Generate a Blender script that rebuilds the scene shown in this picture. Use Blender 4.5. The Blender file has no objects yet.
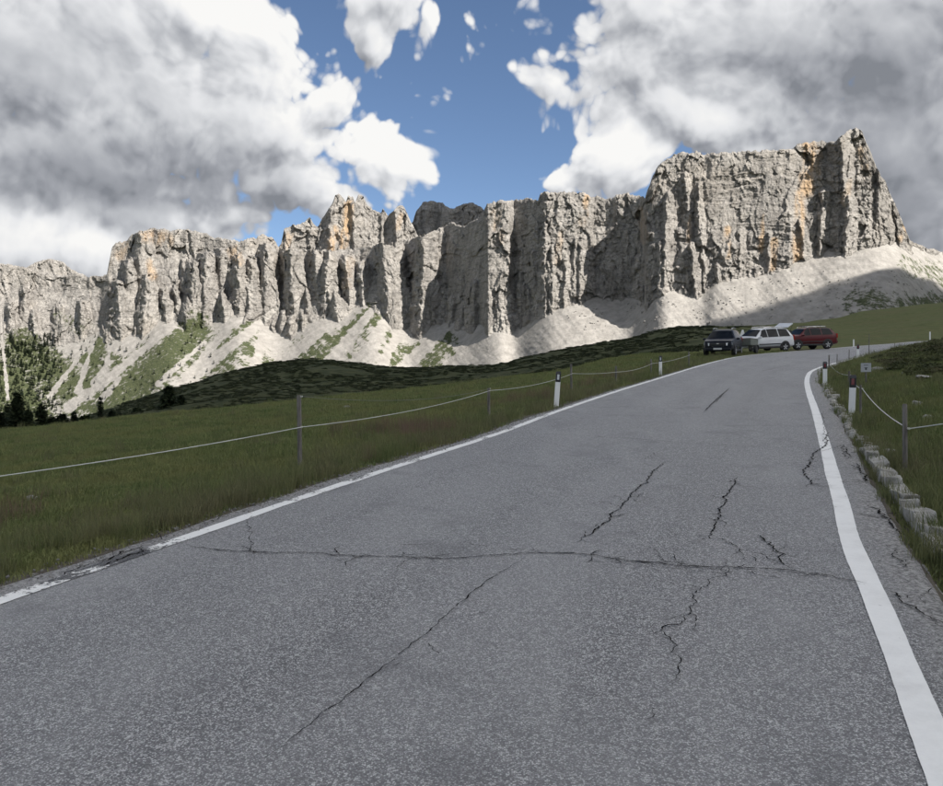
import bpy, math, random
import numpy as np
from mathutils import Vector

random.seed(7)
rng = np.random.default_rng(11)
scene = bpy.context.scene
COL = scene.collection

# ------------------------------------------------------------------ camera, sky, sun, exposure
F_PX, CX, CY = 800.0, 471.5, 393.0      # focal length and centre in photo pixels
CAM_H = 1.65
EXPOSURE = 0.98
SUN_DIR = Vector((0.56, -0.50, 0.66)).normalized()   # towards the sun
SUN_STRENGTH = 5.0
SKY_STRENGTH = 0.066

cam_data = bpy.data.cameras.new('camera')
cam_data.sensor_width = 36.0
cam_data.lens = 36.0 * F_PX / 943.0
cam_data.clip_start = 0.05
cam_data.clip_end = 30000.0
cam = bpy.data.objects.new('camera', cam_data)
cam.location = (0, 0, CAM_H)
cam.rotation_euler = (math.radians(90), 0, 0)
COL.objects.link(cam)
scene.camera = cam

scene.view_settings.view_transform = 'Standard'
scene.view_settings.look = 'None'
scene.view_settings.gamma = 1.0
scene.view_settings.use_curve_mapping = False
scene.view_settings.exposure = EXPOSURE
scene.render.engine = 'CYCLES'
scene.cycles.max_bounces = 6
scene.cycles.diffuse_bounces = 3
scene.cycles.transmission_bounces = 5
scene.cycles.transparent_max_bounces = 8
scene.cycles.caustics_reflective = False
scene.cycles.caustics_refractive = False

sun_data = bpy.data.lights.new('sun', 'SUN')
sun_data.energy = SUN_STRENGTH
sun_data.angle = math.radians(0.53)
sun_data.color = (1.0, 0.945, 0.87)
sun = bpy.data.objects.new('sun', sun_data)
sun.rotation_euler = SUN_DIR.to_track_quat('Z', 'Y').to_euler()
sun.location = (0, 0, 60)
COL.objects.link(sun)


def pixdir(u, v):
    d = Vector(((u - CX) / F_PX, 1.0, (CY - v) / F_PX))
    return d.normalized()


# -- world: Nishita sky with procedural cumulus in front of it
world = bpy.data.worlds.new('World')
scene.world = world
world.use_nodes = True


class NT:
    """small helper for building node trees"""
    def __init__(self, tree):
        self.t = tree
        self.n = tree.nodes
        self.l = tree.links

    def node(self, typ, **kw):
        nd = self.n.new(typ)
        for k, val in kw.items():
            setattr(nd, k, val)
        return nd

    def put(self, sock, val):
        if isinstance(val, bpy.types.NodeSocket):
            self.l.new(val, sock)
        elif val is not None:
            if sock.type == 'RGBA' and len(val) == 3:
                val = (*val, 1.0)
            sock.default_value = val

    def math(self, op, a, b=None, c=None, clamp=False):
        nd = self.node('ShaderNodeMath', operation=op, use_clamp=clamp)
        self.put(nd.inputs[0], a)
        if b is not None:
            self.put(nd.inputs[1], b)
        if c is not None:
            self.put(nd.inputs[2], c)
        return nd.outputs[0]

    def vmath(self, op, a, b=None, scale=None):
        nd = self.node('ShaderNodeVectorMath', operation=op)
        self.put(nd.inputs[0], a)
        if b is not None:
            self.put(nd.inputs[1], b)
        if scale is not None:
            self.put(nd.inputs['Scale'], scale)
        return nd.outputs['Value'] if op in ('LENGTH', 'DOT_PRODUCT', 'DISTANCE') else nd.outputs['Vector']

    def noise(self, vec, scale, detail=4.0, rough=0.5, dist=0.0, lac=2.0, out='Fac'):
        nd = self.node('ShaderNodeTexNoise')
        nd.inputs['Scale'].default_value = scale
        nd.inputs['Detail'].default_value = detail
        nd.inputs['Roughness'].default_value = rough
        nd.inputs['Lacunarity'].default_value = lac
        nd.inputs['Distortion'].default_value = dist
        if vec is not None:
            self.l.new(vec, nd.inputs['Vector'])
        return nd.outputs['Fac'] if out == 'Fac' else nd.outputs['Color']

    def ramp(self, fac, a, b, lo=0.0, hi=1.0, smooth=True):
        nd = self.node('ShaderNodeMapRange')
        nd.interpolation_type = 'SMOOTHSTEP' if smooth else 'LINEAR'
        self.put(nd.inputs['Value'], fac)
        self.put(nd.inputs['From Min'], a)
        self.put(nd.inputs['From Max'], b)
        self.put(nd.inputs['To Min'], lo)
        self.put(nd.inputs['To Max'], hi)
        return nd.outputs['Result']

    def mix(self, fac, a, b, mode='MIX'):
        nd = self.node('ShaderNodeMix', data_type='RGBA', blend_type=mode)
        self.put(nd.inputs[0], fac)
        self.put(nd.inputs[6], a)
        self.put(nd.inputs[7], b)
        return nd.outputs[2]

    def vmul(self, v, s):
        return self.vmath('MULTIPLY', v, s)


def blob_field(nt, vec, blobs, start=None):
    """max over ellipsoidal bumps given in photo pixels (u, v, ru, rv, strength)"""
    acc = start
    for (u, v, ru, rv, amp) in blobs:
        c = pixdir(u, v)
        d = nt.vmath('SUBTRACT', vec, tuple(c))
        d = nt.vmul(d, (F_PX / ru, 0.5 * F_PX / max(ru, rv), F_PX / rv))
        ln = nt.vmath('LENGTH', d)
        b = nt.math('MULTIPLY_ADD', ln, -amp, amp)
        acc = b if acc is None else nt.math('SMOOTH_MAX', acc, b, 0.18)
    return acc


def density_group(puffs):
    grp = bpy.data.node_groups.new('cloud_density', 'ShaderNodeTree')
    grp.interface.new_socket('Vector', in_out='INPUT', socket_type='NodeSocketVector')
    grp.interface.new_socket('Density', in_out='OUTPUT', socket_type='NodeSocketFloat')
    g = NT(grp)
    gi = g.node('NodeGroupInput')
    go = g.node('NodeGroupOutput')
    v0 = gi.outputs[0]
    w = g.noise(v0, 5.0, 3.0, 0.5, out='Color')
    w = g.vmath('SUBTRACT', w, (0.5, 0.5, 0.5))
    vec = g.vmath('ADD', v0, g.vmul(w, (0.10, 0.10, 0.10)))
    clouds = [
        # left mass
        (60, 60, 300, 130, 1.0), (180, 120, 200, 90, 1.0), (70, 170, 190, 60, 1.0), (200, 15, 85, 62, 0.9),
        (285, 140, 85, 52, 0.9), (385, 158, 85, 45, 0.9), (300, 190, 120, 40, 0.8), (318, 100, 36, 36, 0.8),
        (20, 240, 190, 50, 1.0), (130, 215, 150, 40, 0.9), (240, 215, 60, 26, 0.6), (380, 2, 66, 36, 0.9), (368, 34, 24, 42, 0.8),
        # right mass
        (800, 40, 270, 110, 1.0), (665, 8, 75, 60, 0.9), (900, 150, 200, 120, 1.0), (680, 125, 70, 55, 0.9),
        (610, 160, 80, 42, 0.9), (720, 140, 80, 40, 0.9), (560, 172, 38, 28, 0.7), (650, 85, 44, 50, 0.8),
    ]
    b = blob_field(g, vec, clouds, start=-1.25)
    # everywhere the lens does not look the same broken cumulus goes on
    glob = g.noise(vec, 2.3, 2.0, 0.5)
    glob = g.ramp(glob, 0.36, 0.62, -0.7, 0.8)
    fr = g.vmath('SUBTRACT', v0, tuple(pixdir(471, 140)))
    fr = g.vmath('LENGTH', g.vmul(fr, (1 / 0.72, 1 / 1.2, 1 / 0.42)))
    fr = g.ramp(fr, 0.85, 1.15)
    mixn = g.node('ShaderNodeMix', data_type='FLOAT')
    g.put(mixn.inputs[0], fr)
    g.put(mixn.inputs[2], b)
    g.put(mixn.inputs[3], glob)
    b = g.math('MULTIPLY_ADD', mixn.outputs[0], 1.5, 0.20)
    fb = g.noise(vec, 7.0, 8.0, 0.55)
    d = g.math('MULTIPLY_ADD', g.math('SUBTRACT', fb, 0.5), 1.35, b)
    if not puffs:
        g.l.new(d, go.inputs[0])
        return grp
    vo = g.node('ShaderNodeTexVoronoi', feature='F1')
    vo.inputs['Scale'].default_value = 17.0
    vo.inputs['Detail'].default_value = 2.0
    vo.inputs['Roughness'].default_value = 0.55
    vo.inputs['Lacunarity'].default_value = 2.3
    g.l.new(vec, vo.inputs['Vector'])
    d = g.math('MULTIPLY_ADD', g.math('SUBTRACT', 0.42, vo.outputs['Distance']), 0.75, d)
    g.l.new(d, go.inputs[0])
    return grp


def build_world():
    # density group: how much cloud lies in a direction
    grp, grp_soft = density_group(True), density_group(False)

    wt = NT(world.node_tree)
    wt.n.clear()
    out = wt.node('ShaderNodeOutputWorld')
    bg = wt.node('ShaderNodeBackground')
    wt.l.new(bg.outputs[0], out.inputs[0])
    sky = wt.node('ShaderNodeTexSky')
    sky.sky_type = 'NISHITA'
    sky.sun_disc = False
    sky.sun_elevation = math.asin(SUN_DIR.z)
    sky.sun_rotation = math.atan2(SUN_DIR.x, SUN_DIR.y)
    sky.altitude = 2200
    sky.air_density = 1.0
    sky.dust_density = 0.25
    sky.ozone_density = 2.0
    tc = wt.node('ShaderNodeTexCoord')
    vec = tc.outputs['Generated']

    def dens(v, tree=grp):
        nd = wt.node('ShaderNodeGroup')
        nd.node_tree = tree
        wt.l.new(v, nd.inputs[0])
        return nd.outputs[0]
    d0 = dens(vec)
    d1 = dens(wt.vmath('ADD', vec, (0.012, -0.004, 0.017)))
    d2 = dens(wt.vmath('ADD', vec, (0.05, -0.02, 0.085)), grp_soft)
    alpha = wt.ramp(d0, 0.06, 0.27)
    # light: falls off with the amount of cloud between here and the sun
    lit = wt.math('SUBTRACT', d0, d1)
    # puffs stand out at the rim of a cloud and melt together inside it
    lit = wt.math('MULTIPLY_ADD', lit, wt.ramp(d0, 0.40, 1.3, 0.85, 0.30), 0.50)
    deep = wt.ramp(d2, 0.1, 2.0, 0.28, -0.20, smooth=False)
    lum = wt.math('ADD', lit, deep)
    # thick bodies: flat grey bases and sunlit crowns
    dark = [(150, 180, 210, 48, 0.52), (20, 60, 120, 60, 0.16), (800, 70, 190, 75, 0.24), (900, 190, 170, 100, 0.55), (880, 90, 200, 120, 0.55),
            (640, 30, 90, 40, 0.10), (30, 150, 140, 40, 0.16)]
    light = [(225, 8, 60, 35, 0.5), (385, 150, 90, 50, 0.55), (320, 90, 60, 40, 0.4), (60, 240, 150, 34, 0.55),
             (620, 150, 120, 55, 0.6), (715, 120, 90, 50, 0.55), (600, 80, 30, 60, .4), (100, 110, 120, 40, 0.18)]
    lum = wt.math('SUBTRACT', lum, blob_field(wt, vec, dark, start=0.0))
    lum = wt.math('ADD', lum, blob_field(wt, vec, light, start=0.0))
    lum = wt.ramp(lum, -0.22, 1.08, smooth=False)
    cr = wt.node('ShaderNodeValToRGB')
    e = cr.color_ramp.elements
    k = 1.0 / (2 ** EXPOSURE)
    stops = [(0.0, (0.23, 0.245, 0.275)), (0.28, (0.36, 0.375, 0.41)), (0.55, (0.56, 0.575, 0.605)), (0.8, (0.80, 0.81, 0.83)),
             (1.0, (0.95, 0.945, 0.93))]
    while len(e) < len(stops):
        e.new(0.5)
    for el, (p, c) in zip(e, stops):
        el.position = p
        el.color = (c[0] * k, c[1] * k, c[2] * k, 1)
    wt.put(cr.inputs[0], lum)
    skyc = wt.vmath('SCALE', sky.outputs[0], scale=SKY_STRENGTH)
    col = wt.mix(alpha, skyc, cr.outputs[0])
    wt.l.new(col, bg.inputs[0])
    bg.inputs[1].default_value = 1.0


build_world()
world.cycles.sampling_method = 'MANUAL'
world.cycles.sample_map_resolution = 512

# ------------------------------------------------------------------ numeric helpers
def _hash(ix, iy, seed):
    h = (ix.astype(np.int64) * 374761393 + iy.astype(np.int64) * 668265263 + seed * 1442695041) & 0xFFFFFFFF
    h = ((h ^ (h >> 13)) * 1274126177) & 0xFFFFFFFF
    h = ((h ^ (h >> 16)) * 2246822519) & 0xFFFFFFFF
    return (h ^ (h >> 15)) & 0xFFFFFFFF


def cellrand(x, y, seed=0):
    return _hash(np.floor(x), np.floor(y), seed) / 4294967295.0


def perlin(x, y, seed=0):
    xi, yi = np.floor(x), np.floor(y)
    xf, yf = x - xi, y - yi
    u = xf * xf * xf * (xf * (xf * 6 - 15) + 10)
    v = yf * yf * yf * (yf * (yf * 6 - 15) + 10)

    def gr(ox, oy):
        a = _hash(xi + ox, yi + oy, seed) * (2 * math.pi / 4294967295.0)
        return np.cos(a) * (xf - ox) + np.sin(a) * (yf - oy)
    n00, n10, n01, n11 = gr(0, 0), gr(1, 0), gr(0, 1), gr(1, 1)
    return ((n00 * (1 - u) + n10 * u) * (1 - v) + (n01 * (1 - u) + n11 * u) * v) * 1.5


def fbm(x, y, oct=4, seed=0, rough=0.5):
    r = np.zeros(np.broadcast(x, y).shape)
    a = 1.0
    for i in range(oct):
        r += a * perlin(x * 2 ** i, y * 2 ** i, seed + i * 17)
        a *= rough
    return r


def ridged(x, y, oct=3, seed=0, rough=0.5):
    r = np.zeros(np.broadcast(x, y).shape)
    a = 1.0
    for i in range(oct):
        r += a * (1 - 2 * np.abs(perlin(x * 2 ** i, y * 2 ** i, seed + i * 13)))
        a *= rough
    return r


def sstep(a, b, x):
    t = np.clip((x - a) / (b - a), 0, 1)
    return t * t * (3 - 2 * t)


def interp(x, table):
    t = np.array(table, float)
    return np.interp(x, t[:, 0], t[:, 1])


def catmull(pts, n=10):
    p = np.array(pts, float)
    p = np.vstack([2 * p[0] - p[1], p, 2 * p[-1] - p[-2]])
    out = []
    for i in range(1, len(p) - 2):
        for k in range(n):
            t = k / n
            out.append(0.5 * ((2 * p[i]) + (-p[i - 1] + p[i + 1]) * t + (2 * p[i - 1] - 5 * p[i] + 4 * p[i + 1] - p[i + 2]) * t * t
                              + (-p[i - 1] + 3 * p[i] - 3 * p[i + 1] + p[i + 2]) * t ** 3))
    out.append(p[-2])
    return np.array(out)


def resample(p, step):
    seg = np.linalg.norm(np.diff(p, axis=0), axis=1)
    s = np.concatenate([[0], np.cumsum(seg)])
    n = max(2, int(s[-1] / step) + 1)
    q = np.linspace(0, s[-1], n)
    return np.stack([np.interp(q, s, p[:, k]) for k in range(p.shape[1])], 1), q


def normals2(p):
    t = np.gradient(p, axis=0)
    t /= np.linalg.norm(t, axis=1)[:, None] + 1e-9
    return np.stack([-t[:, 1], t[:, 0]], 1)       # to the left of the direction of travel


def signed_dist(px, py, poly):
    """distance to a polyline, positive on its left"""
    best = np.full(px.shape, 1e18)
    sgn = np.zeros(px.shape)
    for a, b in zip(poly[:-1], poly[1:]):
        dx, dy = b - a
        L = dx * dx + dy * dy + 1e-12
        t = np.clip(((px - a[0]) * dx + (py - a[1]) * dy) / L, 0, 1)
        ex, ey = px - a[0] - t * dx, py - a[1] - t * dy
        d = ex * ex + ey * ey
        m = d < best
        best = np.where(m, d, best)
        sgn = np.where(m, np.sign(dx * ey - dy * ex), sgn)
    return np.sqrt(best) * np.where(sgn == 0, 1, sgn)


# ------------------------------------------------------------------ object helpers
def link(o, parent=None):
    COL.objects.link(o)
    if parent is not None:
        o.parent = parent
    return o


def mesh_np(name, verts, faces, mat=None, parent=None, smooth=False, attrs=None, link_it=True):
    """verts (n,3); faces: (m,3) or (m,4) array, or a list of index lists"""
    me = bpy.data.meshes.new(name)
    verts = np.asarray(verts, np.float32)
    if isinstance(faces, np.ndarray):
        m, k = faces.shape
        me.vertices.add(len(verts))
        me.vertices.foreach_set('co', verts.ravel())
        me.loops.add(m * k)
        me.polygons.add(m)
        me.loops.foreach_set('vertex_index', faces.astype(np.int32).ravel())
        me.polygons.foreach_set('loop_start', np.arange(0, m * k, k, dtype=np.int32))
        me.update(calc_edges=True)
    else:
        me.from_pydata([tuple(v) for v in verts], [], faces)
        me.update()
    if smooth:
        me.polygons.foreach_set('use_smooth', np.ones(len(me.polygons), bool))
    if attrs:
        for an, av in attrs.items():
            av = np.asarray(av)
            if av.dtype.kind == 'i':
                at = me.attributes.new(an, 'INT', 'POINT')
                at.data.foreach_set('value', av.astype(np.int32))
            elif av.ndim == 2:
                at = me.attributes.new(an, 'FLOAT_VECTOR', 'POINT')
                at.data.foreach_set('vector', av.astype(np.float32).ravel())
            else:
                at = me.attributes.new(an, 'FLOAT', 'POINT')
                at.data.foreach_set('value', av.astype(np.float32))
    if mat is not None:
        me.materials.append(mat)
    o = bpy.data.objects.new(name, me)
    if link_it:
        link(o, parent)
    return o


def grid_faces(nr, nc):
    i = np.arange(nr - 1)[:, None] * nc + np.arange(nc - 1)[None, :]
    i = i.ravel()
    return np.stack([i, i + 1, i + nc + 1, i + nc], 1)


def empty(name, loc=(0, 0, 0), rotz=0.0):
    o = bpy.data.objects.new(name, None)
    o.location = loc
    o.rotation_euler = (0, 0, rotz)
    o.empty_display_size = 0.2
    return link(o)


def tag(o, label=None, cat=None, group=None, kind=None):
    if label:
        o['label'] = label
    if cat:
        o['category'] = cat
    if group:
        o['group'] = group
    if kind:
        o['kind'] = kind
    return o


class MB:
    """collects simple shapes for one part"""
    def __init__(self):
        self.v = []
        self.f = []

    def add(self, verts, faces):
        b = len(self.v)
        self.v += [tuple(map(float, p)) for p in verts]
        self.f += [[i + b for i in fc] for fc in faces]
        return self

    def box(self, c, s, bevel=0.0):
        cx, cy, cz = c
        hx, hy, hz = s[0] / 2, s[1] / 2, s[2] / 2
        b = min(bevel, hx * .9, hy * .9, hz * .9)
        if b <= 0:
            vs = [(cx + i * hx, cy + j * hy, cz + k * hz) for k in (-1, 1) for j in (-1, 1) for i in (-1, 1)]
            return self.add(vs, [[0, 2, 3, 1], [4, 5, 7, 6], [0, 1, 5, 4], [2, 6, 7, 3], [0, 4, 6, 2], [1, 3, 7, 5]])
        vs = []
        rings = [(-hz, b), (-hz + b, 0), (hz - b, 0), (hz, b)]
        for z, ins in rings:
            x, y = hx - ins, hy - ins
            bb = b * .6
            vs += [(cx + p, cy + q, cz + z) for p, q in
                   [(x - bb, -y), (x, -y + bb), (x, y - bb), (x - bb, y), (-x + bb, y), (-x, y - bb), (-x, -y + bb), (-x + bb, -y)]]
        fs = [list(range(7, -1, -1)), list(range(24, 32))]
        for r in range(3):
            for i in range(8):
                j = (i + 1) % 8
                fs.append([r * 8 + i, r * 8 + j, r * 8 + 8 + j, r * 8 + 8 + i])
        return self.add(vs, fs)

    def tube(self, pts, r, n=8, caps=True):
        pts = [Vector(p) for p in pts]
        rs = r if isinstance(r, (list, tuple, np.ndarray)) else [r] * len(pts)
        vs = []
        for i, p in enumerate(pts):
            d = (pts[min(i + 1, len(pts) - 1)] - pts[max(i - 1, 0)]).normalized()
            up = Vector((0, 0, 1)) if abs(d.z) < .9 else Vector((1, 0, 0))
            a = d.cross(up).normalized()
            c = a.cross(d).normalized()
            for k in range(n):
                t = 2 * math.pi * k / n
                vs.append(p + a * (rs[i] * math.cos(t)) + c * (rs[i] * math.sin(t)))
        fs = []
        for i in range(len(pts) - 1):
            for k in range(n):
                k2 = (k + 1) % n
                fs.append([i * n + k, i * n + k2, (i + 1) * n + k2, (i + 1) * n + k])
        if caps:
            fs.append(list(range(n - 1, -1, -1)))
            fs.append([(len(pts) - 1) * n + k for k in range(n)])
        return self.add(vs, fs)

    def lathe(self, c, axis_y_profile, n=20):
        """profile [(y, r)] turned about the y axis through c"""
        vs, fs = [], []
        for (y, r) in axis_y_profile:
            for k in range(n):
                t = 2 * math.pi * k / n
                vs.append((c[0] + r * math.cos(t), c[1] + y, c[2] + r * math.sin(t)))
        m = len(axis_y_profile)
        for i in range(m - 1):
            for k in range(n):
                k2 = (k + 1) % n
                fs.append([i * n + k, i * n + k2, (i + 1) * n + k2, (i + 1) * n + k])
        fs.append(list(range(n)))
        fs.append([(m - 1) * n + k for k in range(n - 1, -1, -1)])
        return self.add(vs, fs)

    def build(self, name, mat, parent=None, smooth=False):
        return mesh_np(name, self.v, self.f, mat, parent, smooth)


def shade_auto(o, ang=35):
    me = o.data
    me.polygons.foreach_set('use_smooth', np.ones(len(me.polygons), bool))
    me.set_sharp_from_angle(angle=math.radians(ang))
    return o


# ------------------------------------------------------------------ materials
MATS = {}


def new_mat(name):
    m = bpy.data.materials.new(name)
    m.use_nodes = True
    nt = NT(m.node_tree)
    nt.n.clear()
    out = nt.node('ShaderNodeOutputMaterial')
    bs = nt.node('ShaderNodeBsdfPrincipled')
    nt.l.new(bs.outputs[0], out.inputs[0])
    bs.inputs['Specular IOR Level'].default_value = 0.3
    MATS[name] = m
    return m, nt, bs, out


def simple_mat(name, col, rough=0.6, metal=0.0, spec=0.4, var=0.12, scale=8.0, coat=0.0):
    m, nt, bs, out = new_mat(name)
    tc = nt.node('ShaderNodeTexCoord')
    n = nt.noise(tc.outputs['Object'], scale, 5.0, 0.6)
    lo = tuple(c * (1 - var) for c in col)
    hi = tuple(min(1, c * (1 + var)) for c in col)
    nt.put(bs.inputs['Base Color'], nt.mix(n, lo, hi))
    bs.inputs['Roughness'].default_value = rough
    bs.inputs['Metallic'].default_value = metal
    bs.inputs['Specular IOR Level'].default_value = spec
    bs.inputs['Coat Weight'].default_value = coat
    return m


def attr(nt, name, out='Fac'):
    a = nt.node('ShaderNodeAttribute')
    a.attribute_name = name
    return a.outputs[out]


def bump(nt, bs, height, strength=0.5, dist=0.02):
    b = nt.node('ShaderNodeBump')
    b.inputs['Strength'].default_value = strength
    b.inputs['Distance'].default_value = dist
    nt.put(b.inputs['Height'], height)
    nt.l.new(b.outputs[0], bs.inputs['Normal'])
    return b

# ------------------------------------------------------------------ lie of the land
PA, PB = 0.0274, 0.0698          # the road climbs on this plane


def plane(x, y):
    return PA * x + PB * y


def on_plane(u, v, lift=0.0):
    dx, dz = (u - CX) / F_PX, (CY - v) / F_PX
    t = (CAM_H - lift) / (PA * dx + PB - dz)
    return np.array([dx * t, t])


LEFT_PX = [(0, 602), (49, 584), (98, 568.5), (146, 553), (220, 526), (300, 498.5), (400, 465.5), (500, 433), (559, 410.8),
           (618, 391), (657, 379), (696, 367), (720, 360.5), (741, 356.3), (765, 353.6), (790, 351.6), (815, 349.8), (861, 346),
           (895, 343.5), (921, 341.2)]
RIGHT_PX = [(950, 790), (928, 730), (906, 675), (888, 630), (869, 583), (852, 546), (843, 509), (834, 480), (825, 445),
            (815, 410), (808.5, 391), (807, 380), (810, 372.5), (816, 369.2), (824, 366.2), (836, 363.0), (850, 359.8),
            (862, 356.4), (877, 353.4), (902, 348.4), (922, 344.6)]


def line_plan(px, tail):
    p = np.array([on_plane(u, v) for u, v in px])
    d = p[0] - p[3]
    d /= np.linalg.norm(d)
    p = np.vstack([p[0] + d * np.array([[22], [15], [10], [6.5], [4], [2.2], [1.0]]), p, np.array(tail)])
    q = catmull(p, 8)
    return resample(q, 0.25)[0]


LEFT = line_plan(LEFT_PX, [(56, 87.0), (72, 100), (92, 112), (125, 126)])
RIGHT = line_plan(RIGHT_PX, [(52, 77.0), (68, 92.5), (90, 105.5), (124, 119)])
LN, RN = normals2(LEFT), normals2(RIGHT)
_s = np.arange(len(LEFT)) * 0.25
edge_l = 0.40 + 0.10 * perlin(_s * 0.35, _s * 0, 3) + 0.06 * perlin(_s * 1.7, _s * 0, 4) + 0.03 * perlin(_s * 5, _s * 0, 5)
edge_l *= np.clip(1.15 - _s / 90, 0.55, 1.1)
_s2 = np.arange(len(RIGHT)) * 0.25
edge_r = 0.40 + 0.07 * perlin(_s2 * 0.3, _s2 * 0, 8) + 0.05 * perlin(_s2 * 1.9, _s2 * 0, 9) + 0.03 * perlin(_s2 * 5, _s2 * 0, 6)
edge_r *= np.interp(_s2, [0, 20, 36, 46, 60, 140], [1.0, 1.0, 1.0, 1.0, 0.9, 0.8])
EDGE_L = LEFT + LN * edge_l[:, None]
EDGE_R = RIGHT - RN * edge_r[:, None]
EDGE_L_C, EDGE_R_C = EDGE_L[::3], EDGE_R[::3]


def near_z(x, y):
    dl = signed_dist(x, y, EDGE_L_C)          # > 0 : out in the left meadow
    dr = -signed_dist(x, y, EDGE_R_C)         # > 0 : up the right bank
    z = plane(x, y)
    fade = 1 - sstep(36, 50, y) * sstep(5, 13, x)
    lpos = np.clip(dl, 0, None)
    rpos = np.clip(dr, 0, None)
    zl = -0.075 * lpos * fade - 0.05 * sstep(0.1, 1.2, lpos) * fade
    zr = 1.25 * (1 - np.exp(-rpos / 4.6)) * sstep(0.0, 1.6, rpos) - 0.05 * (1 - sstep(0, .5, rpos))
    hum = (0.24 * fbm(x / 2.3, y / 2.3, 3, 21) + 0.25 * fbm(x / 5.5, y / 5.5, 2, 25)) * sstep(2.0, 6.0, rpos)
    small = 0.085 * fbm(x / 1.5, y / 1.5, 3, 31) * sstep(0.5, 3.0, lpos) + 0.10 * fbm(x / 7, y / 7, 2, 35) * sstep(2, 9, lpos)
    inside = (dl < 0) & (dr < 0)
    zi = -0.07 * sstep(0.0, 0.35, np.minimum(-dl, -dr)) - 0.012
    out = z + np.where(inside, zi, np.where(dl >= 0, zl + small - 0.012, zr + hum - 0.012))
    return out, dl, dr


U_T = [-300, 0, 60, 100, 130, 160, 190, 215, 240, 270, 300, 330, 360, 400, 440, 480, 500, 530, 560, 600, 640, 665, 690, 720,
       760, 800, 840, 860, 900, 943, 1300]
V60 = interp(U_T, [(-300, 455), (0, 438), (100, 425), (200, 417), (300, 404), (400, 394), (480, 387), (560, 376), (640, 362),
                   (700, 354), (760, 350.5), (870, 348), (943, 346), (1300, 338)])
V110 = interp(U_T, [(-300, 462), (0, 438), (60, 430), (100, 423), (130, 419), (200, 416), (300, 405), (400, 394), (480, 386), (560, 370), (640, 356),
                    (700, 345), (760, 341), (870, 338), (943, 334), (1300, 320)])
V180 = interp(U_T, [(-300, 470), (0, 446), (100, 422), (160, 402), (200, 394), (300, 381), (400, 381), (480, 378), (560, 362),
                    (640, 347), (700, 336), (760, 332), (870, 327), (943, 316), (1300, 300)])
V260 = interp(U_T, [(-300, 470), (0, 444), (60, 424), (100, 411), (130, 402), (160, 393), (190, 384), (215, 376), (240, 370),
                    (270, 363.5), (290, 360.5), (330, 360.5), (360, 363), (390, 366), (420, 367.5), (450, 366.5), (480, 366.5),
                    (500, 364), (530, 357.5), (560, 351), (600, 343.5), (640, 334.5), (665, 328.5), (690, 326), (720, 327),
                    (760, 325.5), (800, 322.5), (840, 317), (860, 311), (900, 307), (943, 302), (1300, 285)])
Y_K = np.log(np.array([60, 110, 180, 260, 420, 900, 2000, 9000.0]))


def far_z(x, y, noise=True):
    r = np.hypot(x, y)
    az = np.arctan2(x, y)
    azc = np.clip(az, -0.9, 0.9)
    u = CX + F_PX * np.tan(azc)
    Y = np.maximum(r * np.cos(azc), 1.0)
    e = [CAM_H + k * (CY - np.interp(u, U_T, V)) / F_PX for k, V in ((60, V60), (110, V110), (180, V180), (260, V260))]
    e.append(e[3] - 22)
    low = np.interp(u, [0, 200, 600, 943], [-75, -55, -40, 0])
    e.append(low)
    e.append(low - 60)
    e.append(low - 60)
    L = np.log(Y)
    z = np.interp(L, [Y_K[0], Y_K[-1]], [0, 0])
    out = np.array(e[0], float)
    for i in range(len(e) - 1):
        t = np.clip((L - Y_K[i]) / (Y_K[i + 1] - Y_K[i]), 0, 1)
        if i >= 3:
            t = t * t * (3 - 2 * t) if i == 3 else t
        out = np.where(L >= Y_K[i], e[i] * (1 - t) + e[i + 1] * t, out)
    if noise:
        a = sstep(55, 130, Y) * (1 - 0.7 * sstep(700, 860, u))
        out = out + a * (0.55 * fbm(x / 11, y / 11, 3, 41) + 0.9 * fbm(x / 38, y / 38, 2, 47) * (1 - sstep(200, 270, Y) * .6))
    return out


def ground_z(x, y):
    x = np.asarray(x, float)
    y = np.asarray(y, float)
    sh = x.shape
    x, y = x.ravel(), y.ravel()
    z = np.zeros(x.shape)
    r = np.hypot(x, y)
    yy = np.where(np.abs(np.arctan2(x, y)) < 0.9, y, r * 0.62)
    bl = sstep(40, 62, yy)
    # where the road runs on, its plane carries further out
    m1 = bl < 1
    dl = np.full(x.shape, 99.0)
    dr = np.full(x.shape, 99.0)
    near_mask = r < 175
    zn = plane(x, y)
    if near_mask.any():
        a, b, c = near_z(x[near_mask], y[near_mask])
        zn[near_mask], dl[near_mask], dr[near_mask] = a, b, c
    zf = far_z(x, y)
    roadd = np.maximum(np.where(dl < 99, dl, 99), np.where(dr < 99, dr, 99))
    keep = 1 - sstep(6.0, 22, np.clip(roadd, 0, None))
    bl = bl * (1 - keep)
    z = zn * (1 - bl) + zf * bl
    return z.reshape(sh), dl.reshape(sh), dr.reshape(sh)


def gz(x, y):
    return float(ground_z(np.array([x]), np.array([y]))[0][0])


def ray_ground(u, v, y0=3.0, y1=400.0):
    """where the view ray of a photo pixel meets the ground"""
    t = np.geomspace(y0, y1, 3000)
    x = (u - CX) / F_PX * t
    h = CAM_H + (CY - v) / F_PX * t - ground_z(x, t)[0]
    k = np.argmax(h < 0)
    return np.array([x[k], t[k]])


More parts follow.
